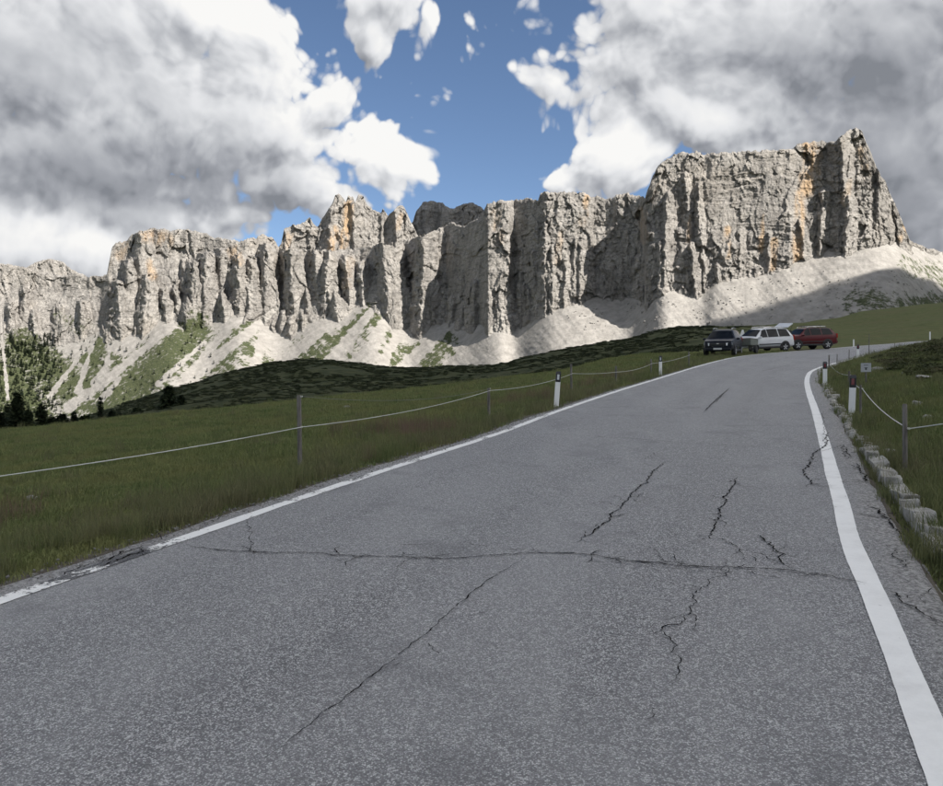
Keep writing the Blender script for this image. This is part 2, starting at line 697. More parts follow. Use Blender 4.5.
# ------------------------------------------------------------------ materials of the land
def mat_ground():
    m, nt, bs, out = new_mat('meadow_turf')
    geo = nt.node('ShaderNodeNewGeometry')
    P = geo.outputs['Position']
    big = nt.noise(P, 0.09, 4, 0.55)
    mid = nt.noise(P, 0.8, 5, 0.6)
    fine = nt.noise(P, 9.0, 6, 0.65)
    c = nt.mix(nt.ramp(mid, 0.3, 0.7), (0.078, 0.096, 0.036), (0.140, 0.146, 0.058))
    c = nt.mix(nt.ramp(big, 0.42, 0.68, 0, 0.6), c, (0.14, 0.12, 0.06))
    c = nt.mix(nt.ramp(fine, 0.35, 0.7, 0, 0.6), c, (0.055, 0.064, 0.024))
    # heath and dwarf shrubs on the hill
    sc = attr(nt, 'scrub')
    c2 = nt.mix(nt.ramp(nt.noise(P, 0.35, 5, 0.6), 0.35, 0.65), (0.030, 0.038, 0.017), (0.062, 0.068, 0.032))
    c = nt.mix(sc, c, c2)
    # bare earth beside the asphalt
    ve = attr(nt, 'verge')
    vn = nt.ramp(nt.math('MULTIPLY_ADD', nt.math('SUBTRACT', fine, 0.5), 1.2, ve), 0.42, 0.6)
    dirt = nt.mix(fine, (0.085, 0.072, 0.055), (0.16, 0.145, 0.125))
    c = nt.mix(vn, c, dirt)
    nt.put(bs.inputs['Base Color'], c)
    bs.inputs['Roughness'].default_value = 0.95
    bs.inputs['Specular IOR Level'].default_value = 0.1
    bump(nt, bs, nt.math('ADD', fine, nt.math('MULTIPLY', mid, 1.5)), 0.7, 0.08)
    return m


def mat_asphalt():
    m, nt, bs, out = new_mat('worn_asphalt')
    geo = nt.node('ShaderNodeNewGeometry')
    P = geo.outputs['Position']
    vor = nt.node('ShaderNodeTexVoronoi')
    vor.inputs['Scale'].default_value = 135.0
    nt.l.new(P, vor.inputs['Vector'])
    vor2 = nt.node('ShaderNodeTexVoronoi')
    vor2.inputs['Scale'].default_value = 66.0
    nt.l.new(P, vor2.inputs['Vector'])
    st = nt.node('ShaderNodeSeparateColor')
    nt.l.new(vor.outputs['Color'], st.inputs[0])
    st2 = nt.node('ShaderNodeSeparateColor')
    nt.l.new(vor2.outputs['Color'], st2.inputs[0])
    # single stones: some pale limestone chips, most mid grey, dark binder between them
    stone = nt.mix(nt.ramp(st.outputs[0], 0.30, 1.0), (0.145, 0.145, 0.147), (0.74, 0.737, 0.73))
    stone2 = nt.mix(nt.ramp(st2.outputs[1], 0.3, 1.0), (0.10, 0.101, 0.104), (0.80, 0.80, 0.79))
    c = nt.mix(nt.ramp(st2.outputs[2], 0.55, 0.75, 0.0, 0.6), stone, stone2)
    c = nt.mix(nt.ramp(vor.outputs['Distance'], 0.36, 0.68, 0.0, 0.8), c, (0.070, 0.070, 0.074))
    big = nt.noise(P, 0.45, 5, 0.6)
    streak = nt.noise(nt.vmul(P, (1.0, 0.25, 1.0)), 1.1, 4, 0.6)
    fine = nt.noise(P, 28.0, 4, 0.6)
    c = nt.mix(nt.ramp(big, 0.35, 0.7, 0, 0.30), c, (0.245, 0.245, 0.248))
    c = nt.mix(nt.ramp(streak, 0.5, 0.75, 0, 0.25), c, (0.38, 0.38, 0.375))
    c = nt.mix(nt.ramp(fine, 0.4, 0.75, 0, 0.22), c, (0.10, 0.10, 0.105))
    # wheel tracks polished a little lighter, oil-darkened strips between them
    ac = attr(nt, 'across')
    wt_ = nt.math('ABSOLUTE', nt.math('SINE', nt.math('MULTIPLY_ADD', ac, 12.566, 0.6)))
    wn = nt.math('MULTIPLY', wt_, nt.ramp(nt.noise(nt.vmul(P, (.6, .2, 1)), 1.0, 3, .5), .3, .7))
    c = nt.mix(nt.math('MULTIPLY', wn, 0.34), c, (0.33, 0.33, 0.33))
    spot = nt.ramp(nt.noise(P, 1.6, 3, 0.5), 0.58, 0.72, 0, 0.32)
    c = nt.mix(spot, c, (0.11, 0.11, 0.115))
    # crumbling edge of the carriageway: coarser, browner
    eg = attr(nt, 'edge')
    rough = nt.noise(P, 34.0, 5, 0.75)
    ec = nt.mix(nt.ramp(rough, 0.38, 0.62), (0.085, 0.082, 0.078), (0.42, 0.41, 0.395))
    c = nt.mix(nt.ramp(nt.math('MULTIPLY_ADD', nt.math('SUBTRACT', big, 0.5), 0.8, eg), 0.3, 0.8, 0, 0.85), c, ec)
    nt.put(bs.inputs['Base Color'], c)
    nt.put(bs.inputs['Roughness'], nt.ramp(st.outputs[1], 0, 1, 0.5, 0.8))
    bs.inputs['Specular IOR Level'].default_value = 0.5
    h = nt.math('MULTIPLY_ADD', vor.outputs['Distance'], -1.0, nt.math('MULTIPLY', st.outputs[0], 0.5))
    h = nt.math('MULTIPLY_ADD', rough, nt.math('MULTIPLY', eg, 2.5), h)
    bump(nt, bs, h, 0.75, 0.006)
    return m


def mat_paint(name, worn):
    m, nt, bs, out = new_mat(name)
    geo = nt.node('ShaderNodeNewGeometry')
    P = geo.outputs['Position']
    n1 = nt.noise(P, 3.2, 6, 0.62)
    n2 = nt.noise(P, 26.0, 6, 0.7)
    vor = nt.node('ShaderNodeTexVoronoi')
    vor.inputs['Scale'].default_value = 120.0
    nt.l.new(P, vor.inputs['Vector'])
    dirt = nt.mix(n2, (0.74, 0.74, 0.72), (0.86, 0.86, 0.84))
    dirt = nt.mix(nt.ramp(n1, 0.45, 0.75, 0, 0.35), dirt, (0.52, 0.51, 0.49))
    asp = nt.mix(nt.ramp(vor.outputs['Distance'], 0.2, 0.6), (0.22, 0.22, 0.22), (0.05, 0.05, 0.052))
    wear = attr(nt, 'wear')
    k = nt.math('ADD', nt.math('MULTIPLY', nt.math('SUBTRACT', n2, 0.5), 1.3), nt.math('MULTIPLY', nt.math('SUBTRACT', n1, 0.5), 0.9))
    k = nt.math('ADD', k, wear)
    lost = nt.ramp(k, 0.50, 0.60)
    nt.put(bs.inputs['Base Color'], nt.mix(lost, dirt, asp))
    bs.inputs['Roughness'].default_value = 0.7
    bump(nt, bs, nt.math('MULTIPLY_ADD', vor.outputs['Distance'], -0.6, nt.math('MULTIPLY', lost, -0.8)), 0.5, 0.004)
    return m


# ------------------------------------------------------------------ ground sheet (reaches past the mountains)
def build_ground():
    half = 0.70
    fine_az = np.linspace(-half, half, 560)
    rest = np.linspace(half, 2 * math.pi - half, 70)[1:-1]
    az = np.concatenate([fine_az, rest])
    rad = np.concatenate([[0.4, 1.2, 2.2], np.geomspace(3.0, 120, 300)[:-1], np.geomspace(120, 420, 90)[:-1], np.geomspace(420, 9000, 30)])
    A, R = np.meshgrid(az, rad)
    X, Y = R * np.sin(A), R * np.cos(A)
    z, dl, dr = ground_z(X, Y)
    nr, nc = X.shape
    v = np.stack([X, Y, z], -1).reshape(-1, 3)
    f = grid_faces(nr, nc)
    i = np.arange(nr - 1) * nc
    wrap = np.stack([i + nc - 1, i, i + nc, i + nc + nc - 1], 1)
    f = np.vstack([f, wrap])[:, ::-1]
    # hole at the middle
    v = np.vstack([v, [[0, 0, plane(0, 0) - 0.07]]])
    c = len(v) - 1
    j = np.arange(nc)
    tri = np.stack([j, (j + 1) % nc, np.full(nc, c), np.full(nc, c)], 1)
    u = CX + F_PX * np.tan(np.clip(A, -0.9, 0.9))
    scrub = sstep(62, 100, Y) * (1 - sstep(690, 800, u)) * 0.95
    scrub = np.maximum(scrub, 0)
    d = np.maximum(dl, dr)
    verge = 1 - sstep(0.0, 0.55, np.clip(d, 0, None))
    at = {'scrub': np.append(scrub.ravel(), 0), 'verge': np.append(verge.ravel(), 1)}
    tri3 = [list(map(int, t[:3])) for t in tri]
    o = mesh_np('meadow_ground', v, f, mat_ground(), smooth=True, attrs=at)
    return tag(o, 'sloping alpine meadow ground on both sides of the road', kind='structure')


build_ground()


# ------------------------------------------------------------------ road
def strip(name, poly, offs, z_lift, mat, attrs=None, parent=None):
    """ribbon along a plan polyline: offs = list of per-point lateral offsets (left positive)"""
    n = normals2(poly)
    cols = []
    for of in offs:
        q = poly + n * np.asarray(of).reshape(-1, 1) if np.ndim(of) else poly + n * of
        cols.append(np.column_stack([q, plane(q[:, 0], q[:, 1]) + z_lift]))
    v = np.stack(cols, 1)
    nr, nc = v.shape[:2]
    return mesh_np(name, v.reshape(-1, 3), grid_faces(nr, nc), mat, parent, attrs=attrs)


def build_road():
    n = 640
    tl = np.linspace(0, 1, n)

    def rs(p):
        s = np.concatenate([[0], np.cumsum(np.linalg.norm(np.diff(p, axis=0), axis=1))])
        s /= s[-1]
        return np.stack([np.interp(tl, s, p[:, k]) for k in (0, 1)], 1)
    a, b = rs(EDGE_L), rs(EDGE_R)
    la, lb = rs(LEFT), rs(RIGHT)
    ks = np.concatenate([[0, .012, .03, .05, .075, .1], np.linspace(.16, .84, 12), [.9, .925, .95, .97, .988, 1]])
    P = a[:, None, :] * (1 - ks)[None, :, None] + b[:, None, :] * ks[None, :, None]
    wob = 0.004 * perlin(P[..., 0] / 1.1, P[..., 1] / 1.1, 90)
    Z = plane(P[..., 0], P[..., 1]) + np.where((ks > .1) & (ks < .9), 0, 0)
    edge = np.maximum(1 - ks / 0.075, 1 - (1 - ks) / 0.09).clip(0, 1)[None, :] * np.ones((n, 1))
    Z = Z - np.where((ks == 0) | (ks == 1), 0.03, 0.0)[None, :]
    v = np.concatenate([P, Z[..., None]], 2).reshape(-1, 3)
    o = mesh_np('road', v, grid_faces(n, len(ks))[:, ::-1], mat_asphalt(), attrs={'edge': edge.ravel(), 'across': np.broadcast_to(ks[None, :], edge.shape).ravel()})
    tag(o, 'cracked grey asphalt mountain road climbing to a right bend', kind='structure')

    # painted edge lines, each a thin sheet on the asphalt
    paint = mat_paint('road_paint', 0)
    ll, s = resample(LEFT, 0.06)
    ll2 = resample(catmull(LEFT[::6], 6), 0.06)[0]
    ll = ll2
    s = np.arange(len(ll)) * 0.06
    w = 0.075 + 0.012 * perlin(s * 1.3, s * 0, 51) + 0.006 * perlin(s * 6, s * 0, 52)
    wear = 0.40 + 0.14 * perlin(s * 0.8, s * 0, 53)
    # worn through where the edge has broken away
    for u, v_, rad, amt in ((129, 559, 0.20, 0.6), (75, 577, 0.2, 0.10), (200, 535, 0.3, 0.05), (160, 549, .15, .10)):
        c = on_plane(u, v_)
        wear += amt * np.exp(-(np.linalg.norm(ll - c, axis=1) / rad) ** 2)
    far = sstep(13, 30, ll[:, 1])
    wear = wear * (1 - far) + 0.12 * far
    offs = [w, w * .33, -w * .33, -w]
    wr = np.stack([wear + .10, wear + .02 + .10 * perlin(s * 2, s * 0, 3), wear, wear + .03], 1)
    strip('road_edge_line', ll, offs, 0.005, paint, {'wear': wr.ravel()}, o)
    rr = resample(catmull(RIGHT[::6], 6), 0.06)[0]
    s = np.arange(len(rr)) * 0.06
    w = 0.073 + 0.006 * perlin(s * 1.1, s * 0, 61) + 0.003 * perlin(s * 7, s * 0, 62)
    wear = 0.20 + 0.10 * perlin(s * 0.9, s * 0, 63)
    for u, v_, rad, amt in ((874, 586, 0.05, 0.22), (827, 446, .10, .25), (822, 430, .15, .1)):
        c = on_plane(u, v_)
        wear += amt * np.exp(-(np.linalg.norm(rr - c, axis=1) / rad) ** 2)
    wr = np.stack([wear + .08, wear, wear, wear + .08], 1)
    strip('road_edge_line', rr, [w, w * .33, -w * .33, -w], 0.005, paint, {'wear': wr.ravel()}, o)
    return o


ROAD = build_road()


def build_cracks(road):
    m, nt, bs, out = new_mat('crack_shadow_filler')
    geo = nt.node('ShaderNodeNewGeometry')
    n = nt.noise(geo.outputs['Position'], 60, 4, 0.6)
    nt.put(bs.inputs['Base Color'], nt.mix(n, (0.010, 0.010, 0.010), (0.030, 0.028, 0.026)))
    bs.inputs['Roughness'].default_value = 1.0
    bs.inputs['Specular IOR Level'].default_value = 0.0
    C = [
        # (points in photo pixels, width in m, jag, gaps)
        ([(190, 547), (230, 552), (300, 553.7), (354, 556.4), (447, 559.8), (480, 557), (525, 553.7), (573, 553.7), (620, 560.5), (682, 566.6),
          (737, 568.7), (777, 570), (825, 575.5), (866, 584.4)], .021, .8, .02),
        ([(395, 547), (430, 545), (470, 545), (505, 551)], .007, 1, .4),
        ([(640, 563), (690, 572), (740, 574), (800, 573), (850, 581)], .008, 1, .35),
        ([(560, 558), (620, 565), (660, 562), (700, 571)], .006, 1, .4),
        ([(888, 592), (907, 606), (943, 625)], .016, 1, .1),
        ([(521.7, 560.5), (477, 589), (423, 637), (355, 691.5), (300, 732.4), (265, 762)], .008, .45, .22),
        ([(737, 570), (709, 582), (695.6, 592.6), (694, 609.6), (678.6, 624.6), (661.5, 628.7), (675, 643.7), (674, 664), (680.6, 684.6)], .011, 1, .12),
        ([(668, 690), (655, 702), (644.5, 722)], .006, 1, .45),
        ([(574.5, 544), (594, 532.4), (618, 510.8), (631, 495), (645, 483.4), (657, 467.7), (669, 461.8)], .020, 1, .06),
        ([(633, 499), (640, 503), (645, 503)], .010, 1, .1),
        ([(645, 460), (655, 453)], .010, 1, .3),
        ([(710, 540), (716, 522.6), (725.6, 499), (737.3, 477.5)], .020, 1, .06),
        ([(712, 536), (724, 542), (739, 548), (747, 556), (760, 566)], .009, 1, .2),
        ([(761, 536), (770.7, 544), (778.5, 558), (792, 570)], .017, 1, .08),
        ([(728, 556), (745, 551), (762, 555), (775, 566)], .008, 1, .2),
        ([(827.6, 432), (825.6, 446), (813.8, 454), (810, 463.8), (802, 473.6), (812, 481.4), (805, 488)], .022, 1, .06),
        ([(822, 452), (841, 446), (845, 456), (850, 460)], .012, 1, .2),
        ([(825, 446), (824, 425), (822, 412)], .012, 1, .3),
        ([(519, 433), (598, 437), (657, 441), (716, 445), (775, 448)], .010, .35, .15),
        ([(704, 412), (716, 400), (729.5, 388.4)], .030, .6, .05),
        ([(715, 403), (722, 396), (726, 395)], .018, .8, .2),
        ([(844, 445), (847, 452), (851, 458)], .018, 1, .1),
        ([(857, 464), (862, 474), (868, 482), (876, 484)], .024, 1, .1),
        ([(868, 506), (882, 514), (895, 528), (900, 536)], .026, 1, .08),
        ([(901.7, 550), (895, 556.7), (903, 566), (908, 570)], .014, 1, .1),
        ([(906, 600), (925, 592), (940, 590)], .010, 1, .3),
        ([(242, 546.7), (252, 553), (268, 554)], .012, 1, .1),
        ([(248, 521), (250, 538), (252, 552)], .008, 1, .2),
        ([(165, 541), (160, 536), (152, 528)], .014, 1, .1),
        ([(60, 577), (90, 565), (118, 556), (150, 545)], .016, 1, .2),
        ([(98, 563), (112, 558), (125, 552), (140, 549)], .026, 1.3, .1),
        ([(104, 566), (122, 560), (138, 553)], .030, 1.3, .1),
        ([(200, 528), (215, 520), (228, 516)], .012, 1, .2),
        ([(760, 372), (775, 368), (790, 365)], .03, .6, .4),
        ([(540, 441), (570, 448)], .008, .6, .4),
        ([(420, 640), (440, 660), (452, 668)], .006, 1, .5),
        ([(640, 545), (655, 552), (668, 565)], .006, 1, .3),
    ]
    r = np.random.default_rng(5)
    P_ = [(np.array([on_plane(u, v) for u, v in pts]), w0, jag, gap) for pts, w0, jag, gap in C]
    # short side branches off the main cracks
    for p, w0, jag, gap in list(P_):
        q, s = resample(p, 0.05)
        nb = int(s[-1] * (5.0 if w0 > .009 else 1.6))
        for _ in range(min(nb, 26)):
            i = int(r.integers(1, len(q) - 1))
            d = q[min(i + 1, len(q) - 1)] - q[i - 1]
            a = math.atan2(d[1], d[0]) + r.choice([-1, 1]) * r.uniform(.4, 1.3) + (math.pi if r.random() < .5 else 0)
            L = r.uniform(.06, .34)
            b1 = q[i] + np.array([math.cos(a), math.sin(a)]) * L * .5
            a += r.uniform(-.6, .6)
            b2 = b1 + np.array([math.cos(a), math.sin(a)]) * L * .5
            P_.append((np.array([q[i], b1, b2]), w0 * r.uniform(.3, .6), 1.0, .25))
    for p, w0, jag, gap in P_:
        q, s = resample(p, 0.02 if p[:, 1].max() < 9 else 0.035)
        nn = normals2(q)
        L = len(q)
        sd = int(r.integers(1, 9999))
        off = jag * (0.034 * perlin(s * 3.1, s * 0, sd) + 0.030 * perlin(s * 8, s * 0, sd + 1) + 0.018 * perlin(s * 19, s * 0, sd + 2) + 0.010 * (cellrand(s * 28, s * 0, sd + 5) - .5))
        q = q + nn * off[:, None]
        t = np.linspace(0, 1, L)
        w = .95 * w0 * (0.45 + 1.1 * np.abs(perlin(s * 5, s * 0, sd + 3)) + 0.5 * perlin(s * 17, s * 0, sd + 4))
        w *= np.clip(np.minimum(t, 1 - t) * 8 + 0.25, 0, 1)
        w = np.clip(w, 0.0015, None)
        keep = perlin(s * 4, s * 0, sd + 6) + 0.5 * perlin(s * 15, s * 0, sd + 7) > (-1.0 + gap * 2.1)
        l_ = q + nn * (w * (.5 + .3 * perlin(s * 31, s * 0, sd + 8)))[:, None]
        r_ = q - nn * (w * (.5 + .3 * perlin(s * 29, s * 0, sd + 9)))[:, None]
        v = np.stack([l_, r_], 1).reshape(-1, 2)
        v = np.column_stack([v, plane(v[:, 0], v[:, 1]) + 0.009])
        i = np.arange(L - 1)[keep[:-1]]
        if len(i) == 0:
            continue
        f = np.stack([2 * i, 2 * i + 1, 2 * i + 3, 2 * i + 2], 1)
        mesh_np('crack', v, f, m, road)


build_cracks(ROAD)

# ------------------------------------------------------------------ mountains
def mat_rock():
    m, nt, bs, out = new_mat('dolomite_rock')
    geo = nt.node('ShaderNodeNewGeometry')
    P = geo.outputs['Position']
    n_big = nt.noise(P, 0.006, 5, 0.6)
    n_mid = nt.noise(nt.vmul(P, (1, 1, 0.35)), 0.035, 6, 0.65)
    strata = nt.noise(nt.vmul(P, (0.25, 0.25, 3.2)), 0.055, 6, 0.68, dist=0.3)
    fine = nt.noise(P, 0.22, 6, 0.7)
    rock = nt.mix(nt.ramp(n_mid, 0.3, 0.72), (0.215, 0.202, 0.186), (0.375, 0.355, 0.328))
    rock = nt.mix(nt.ramp(strata, 0.50, 0.64, 0, 0.6), rock, (0.150, 0.143, 0.135))
    rock = nt.mix(nt.ramp(n_big, 0.52, 0.7, 0, 0.35), rock, (0.355, 0.315, 0.265))
    rock = nt.mix(nt.ramp(fine, 0.46, 0.72, 0, 0.45), rock, (0.135, 0.129, 0.122))
    vj = nt.node('ShaderNodeTexVoronoi', feature='DISTANCE_TO_EDGE')
    vj.inputs['Scale'].default_value = 1.0
    wv = nt.vmath('ADD', nt.vmul(P, (0.075, 0.05, 0.05)), nt.vmul(nt.noise(P, 0.05, 4, 0.6, out='Color'), (1.3, 1.3, 1.3)))
    nt.l.new(wv, vj.inputs['Vector'])
    crk = nt.ramp(vj.outputs['Distance'], 0.012, 0.06, 0.38, 0.0)
    rock = nt.mix(crk, rock, (0.085, 0.08, 0.076))
    och = attr(nt, 'ochre')
    on = nt.math('MULTIPLY', och, nt.ramp(nt.noise(nt.vmul(P, (1, 1, 0.25)), 0.05, 5, 0.65), 0.36, 0.62))
    rock = nt.mix(on, rock, (0.46, 0.315, 0.18))
    tal = nt.mix(nt.ramp(nt.noise(P, 0.05, 6, 0.7), 0.3, 0.7), (0.215, 0.204, 0.188), (0.315, 0.300, 0.277))
    spk = nt.ramp(nt.noise(P, 0.30, 4, 0.75), 0.60, 0.72)
    tal = nt.mix(nt.math('MULTIPLY', spk, attr(nt, 'rubble')), tal, (0.19, 0.18, 0.165))
    gr = nt.mix(nt.ramp(fine, 0.35, 0.65), (0.030, 0.040, 0.019), (0.080, 0.088, 0.044))
    gmask = attr(nt, 'grass')
    gm = nt.ramp(nt.math('MULTIPLY_ADD', nt.math('SUBTRACT', nt.noise(P, 0.07, 8, 0.78), 0.5), 2.3, gmask), 0.40, 0.62)
    tmask = attr(nt, 'talus')
    tm = nt.ramp(nt.math('MULTIPLY_ADD', nt.math('SUBTRACT', fine, 0.5), 0.9, tmask), 0.38, 0.62)
    c = nt.mix(tm, rock, tal)
    c = nt.mix(gm, c, gr)
    nt.put(bs.inputs['Base Color'], c)
    bs.inputs['Roughness'].default_value = 0.95
    bs.inputs['Specular IOR Level'].default_value = 0.15
    h = nt.math('ADD', nt.math('MULTIPLY', fine, 0.9), nt.math('MULTIPLY', strata, 0.7))
    h = nt.math('SUBTRACT', h, nt.math('MULTIPLY', crk, 0.5))
    hb = nt.mix(tm, nt.mix(0.0, h, h), nt.math('MULTIPLY', fine, 0.35))
    bump(nt, bs, hb, 0.9, 5.0)
    return m


ROCK = mat_rock()
KEEP = {}


def seg_dist(U, V, pts):
    """distance in pixels to a polyline and the position along it"""
    best = np.full(U.shape, 1e9)
    tt = np.zeros(U.shape)
    n = len(pts) - 1
    for i in range(n):
        a, b = np.array(pts[i], float), np.array(pts[i + 1], float)
        d = b - a
        t = np.clip(((U - a[0]) * d[0] + (V - a[1]) * d[1]) / (d @ d), 0, 1)
        e = np.hypot(U - a[0] - t * d[0], V - a[1] - t * d[1])
        m = e < best
        best = np.where(m, e, best)
        tt = np.where(m, (i + t) / n, tt)
    return best, tt


def saw(t, up=0.22):
    f = t - np.floor(t)
    return np.where(f < up, f / up, 1 - (f - up) / (1 - up))


def facet(X, Z, sx, sz, seed, tilt=0.8):
    """irregular flat rock faces: nearest jittered cell, each with its own offset and slant (about -1..1)"""
    gx, gz_ = X / sx, Z / sz
    ix, iz = np.floor(gx), np.floor(gz_)
    best = np.full(X.shape, 9e9)
    out = np.zeros(X.shape)
    for ox in (-1, 0, 1):
        for oz in (-1, 0, 1):
            cx, cz = ix + ox, iz + oz
            h = _hash(cx, cz, seed)
            px = cx + (h & 1023) / 1023.0
            pz = cz + ((h >> 10) & 1023) / 1023.0
            r1 = ((h >> 20) & 1023) / 1023.0
            dx, dz = gx - px, gz_ - pz
            d = dx * dx + dz * dz
            h2 = _hash(cx, cz, seed + 977)
            t1 = ((h2 & 1023) / 1023.0 - 0.38) * 2      # slanted more often to the right
            t2 = (((h2 >> 10) & 1023) / 1023.0 - 0.5) * 2
            m = d < best
            best = np.where(m, d, best)
            out = np.where(m, (r1 - 0.5) * 1.3 - tilt * (t1 * dx + 0.6 * t2 * dz), out)
    return out


def rock_relief(X, Z, seed, amp=1.0, strata=1.0):
    """metres towards the viewer; X along the wall, Z height, both in metres"""
    w1 = fbm(X / 60, Z / 80, 3, seed)
    w2 = fbm(X / 60, Z / 80, 3, seed + 7)
    Xw, Zw = X + 16 * w1 - Z * 0.10, Z + 16 * w2
    wx = X + 26 * w1 + Z * 0.10
    big = saw(wx / 95 + 0.6 * perlin(X / 260, Z / 500, seed + 3), .15) * (0.35 + 0.85 * sstep(-.5, .5, perlin(X / 170, Z / 120, seed + 5)))
    f1 = facet(Xw, Zw, 60, 120, seed + 100)
    f2 = facet(Xw, Zw, 27, 46, seed + 101)
    f3 = facet(X + 5 * w2, Z + 5 * w1, 12, 17, seed + 102)
    f4 = facet(X + 2 * w2, Z + 2 * w1, 5.5, 6.5, seed + 103)
    fin = ridged(X / 30, Z / 40, 5, seed + 21, 0.62)
    zz = Z + 9 * fbm(X / 120, Z / 200, 3, seed + 25) + 2.0 * perlin(X / 14, Z / 14, seed + 26)
    t = zz / 17.0
    fl = t - np.floor(t)
    ledge = (sstep(0.0, 0.22, fl) - fl) * (0.35 + 0.65 * cellrand(np.floor(t), np.floor(t) * 0, seed + 2))
    t2 = zz / 6.3
    f2_ = t2 - np.floor(t2)
    ledge2 = (sstep(0.0, 0.25, f2_) - f2_)
    lm = sstep(-.5, .6, perlin(X / 110, Z / 45, seed + 40))
    return amp * (9 * big + 14 * f1 + 8.0 * f2 + 4.2 * f3 + 2.2 * f4 + 2.2 * fin) - strata * lm * (4.0 * ledge + 1.2 * ledge2)


def towers(U, V, E, us, wall_at, lst, s_m, seed):
    """free-standing rock towers in front of the wall: nearest surface distance, inf where there is none"""
    best = np.full(U.shape, 1e9)
    n1 = fbm(U / 9, V / 14, 3, seed + 70)
    n2 = fbm(U / 3.5, V / 5, 2, seed + 71)
    fj = facet(U, V, 5.0, 9.0, seed + 72, 0)
    rr = random.Random(seed)
    for (u, vt, vb, wt, wb, dep, *lean) in lst:
        if not lean:
            lean = [rr.uniform(-4, 6.5)]
        vt = vt + rr.uniform(-7, 9) * min(1, (vb - vt) / 50)
        dep = dep * rr.uniform(.55, 1.45)
        wb = wb * rr.uniform(.8, 1.35)
        c0, c1 = np.searchsorted(us, u - wb * 1.2 - 6), np.searchsorted(us, u + wb * 1.8 + 6)
        if c1 <= c0:
            continue
        sl = (slice(None), slice(c0, c1))
        u_, v_, e_ = U[sl], V[sl], E[sl]
        t = np.clip((v_ - vt) / (vb - vt), 0, 1.3)
        w = wt * .45 + (wb * 1.15 - wt * .45) * np.clip(t, 0, 1) ** .75
        cu = u + (lean[0] * t if lean else (2.5 - 0.12 * (wb - wt)) * t)
        x = u_ - cu + 1.5 * n1[sl] + 1.0 * n2[sl] + 1.2 * fj[sl]
        yb = wall_at(u, vb)
        eb = (CY - vb) / F_PX
        st = 4.2
        y = yb * (st - eb) / (st - e_) - dep * .45
        # wedge: sharp arete, steep left face, slanting right face
        side = np.where(x < 0, -x * 2.2, 0.62 * x) + np.clip(x / w - 1, 0, None) * w * 5 + np.clip(-x / w - .45, 0, None) * w * 5
        y = y + side * s_m
        hd = np.clip(vt + 1.5 * n2[sl] - v_, 0, None)
        y = y + s_m * 2.5 * hd
        y = np.where((hd > 6), 1e9, y)
        best[sl] = np.minimum(best[sl], y)
    return best


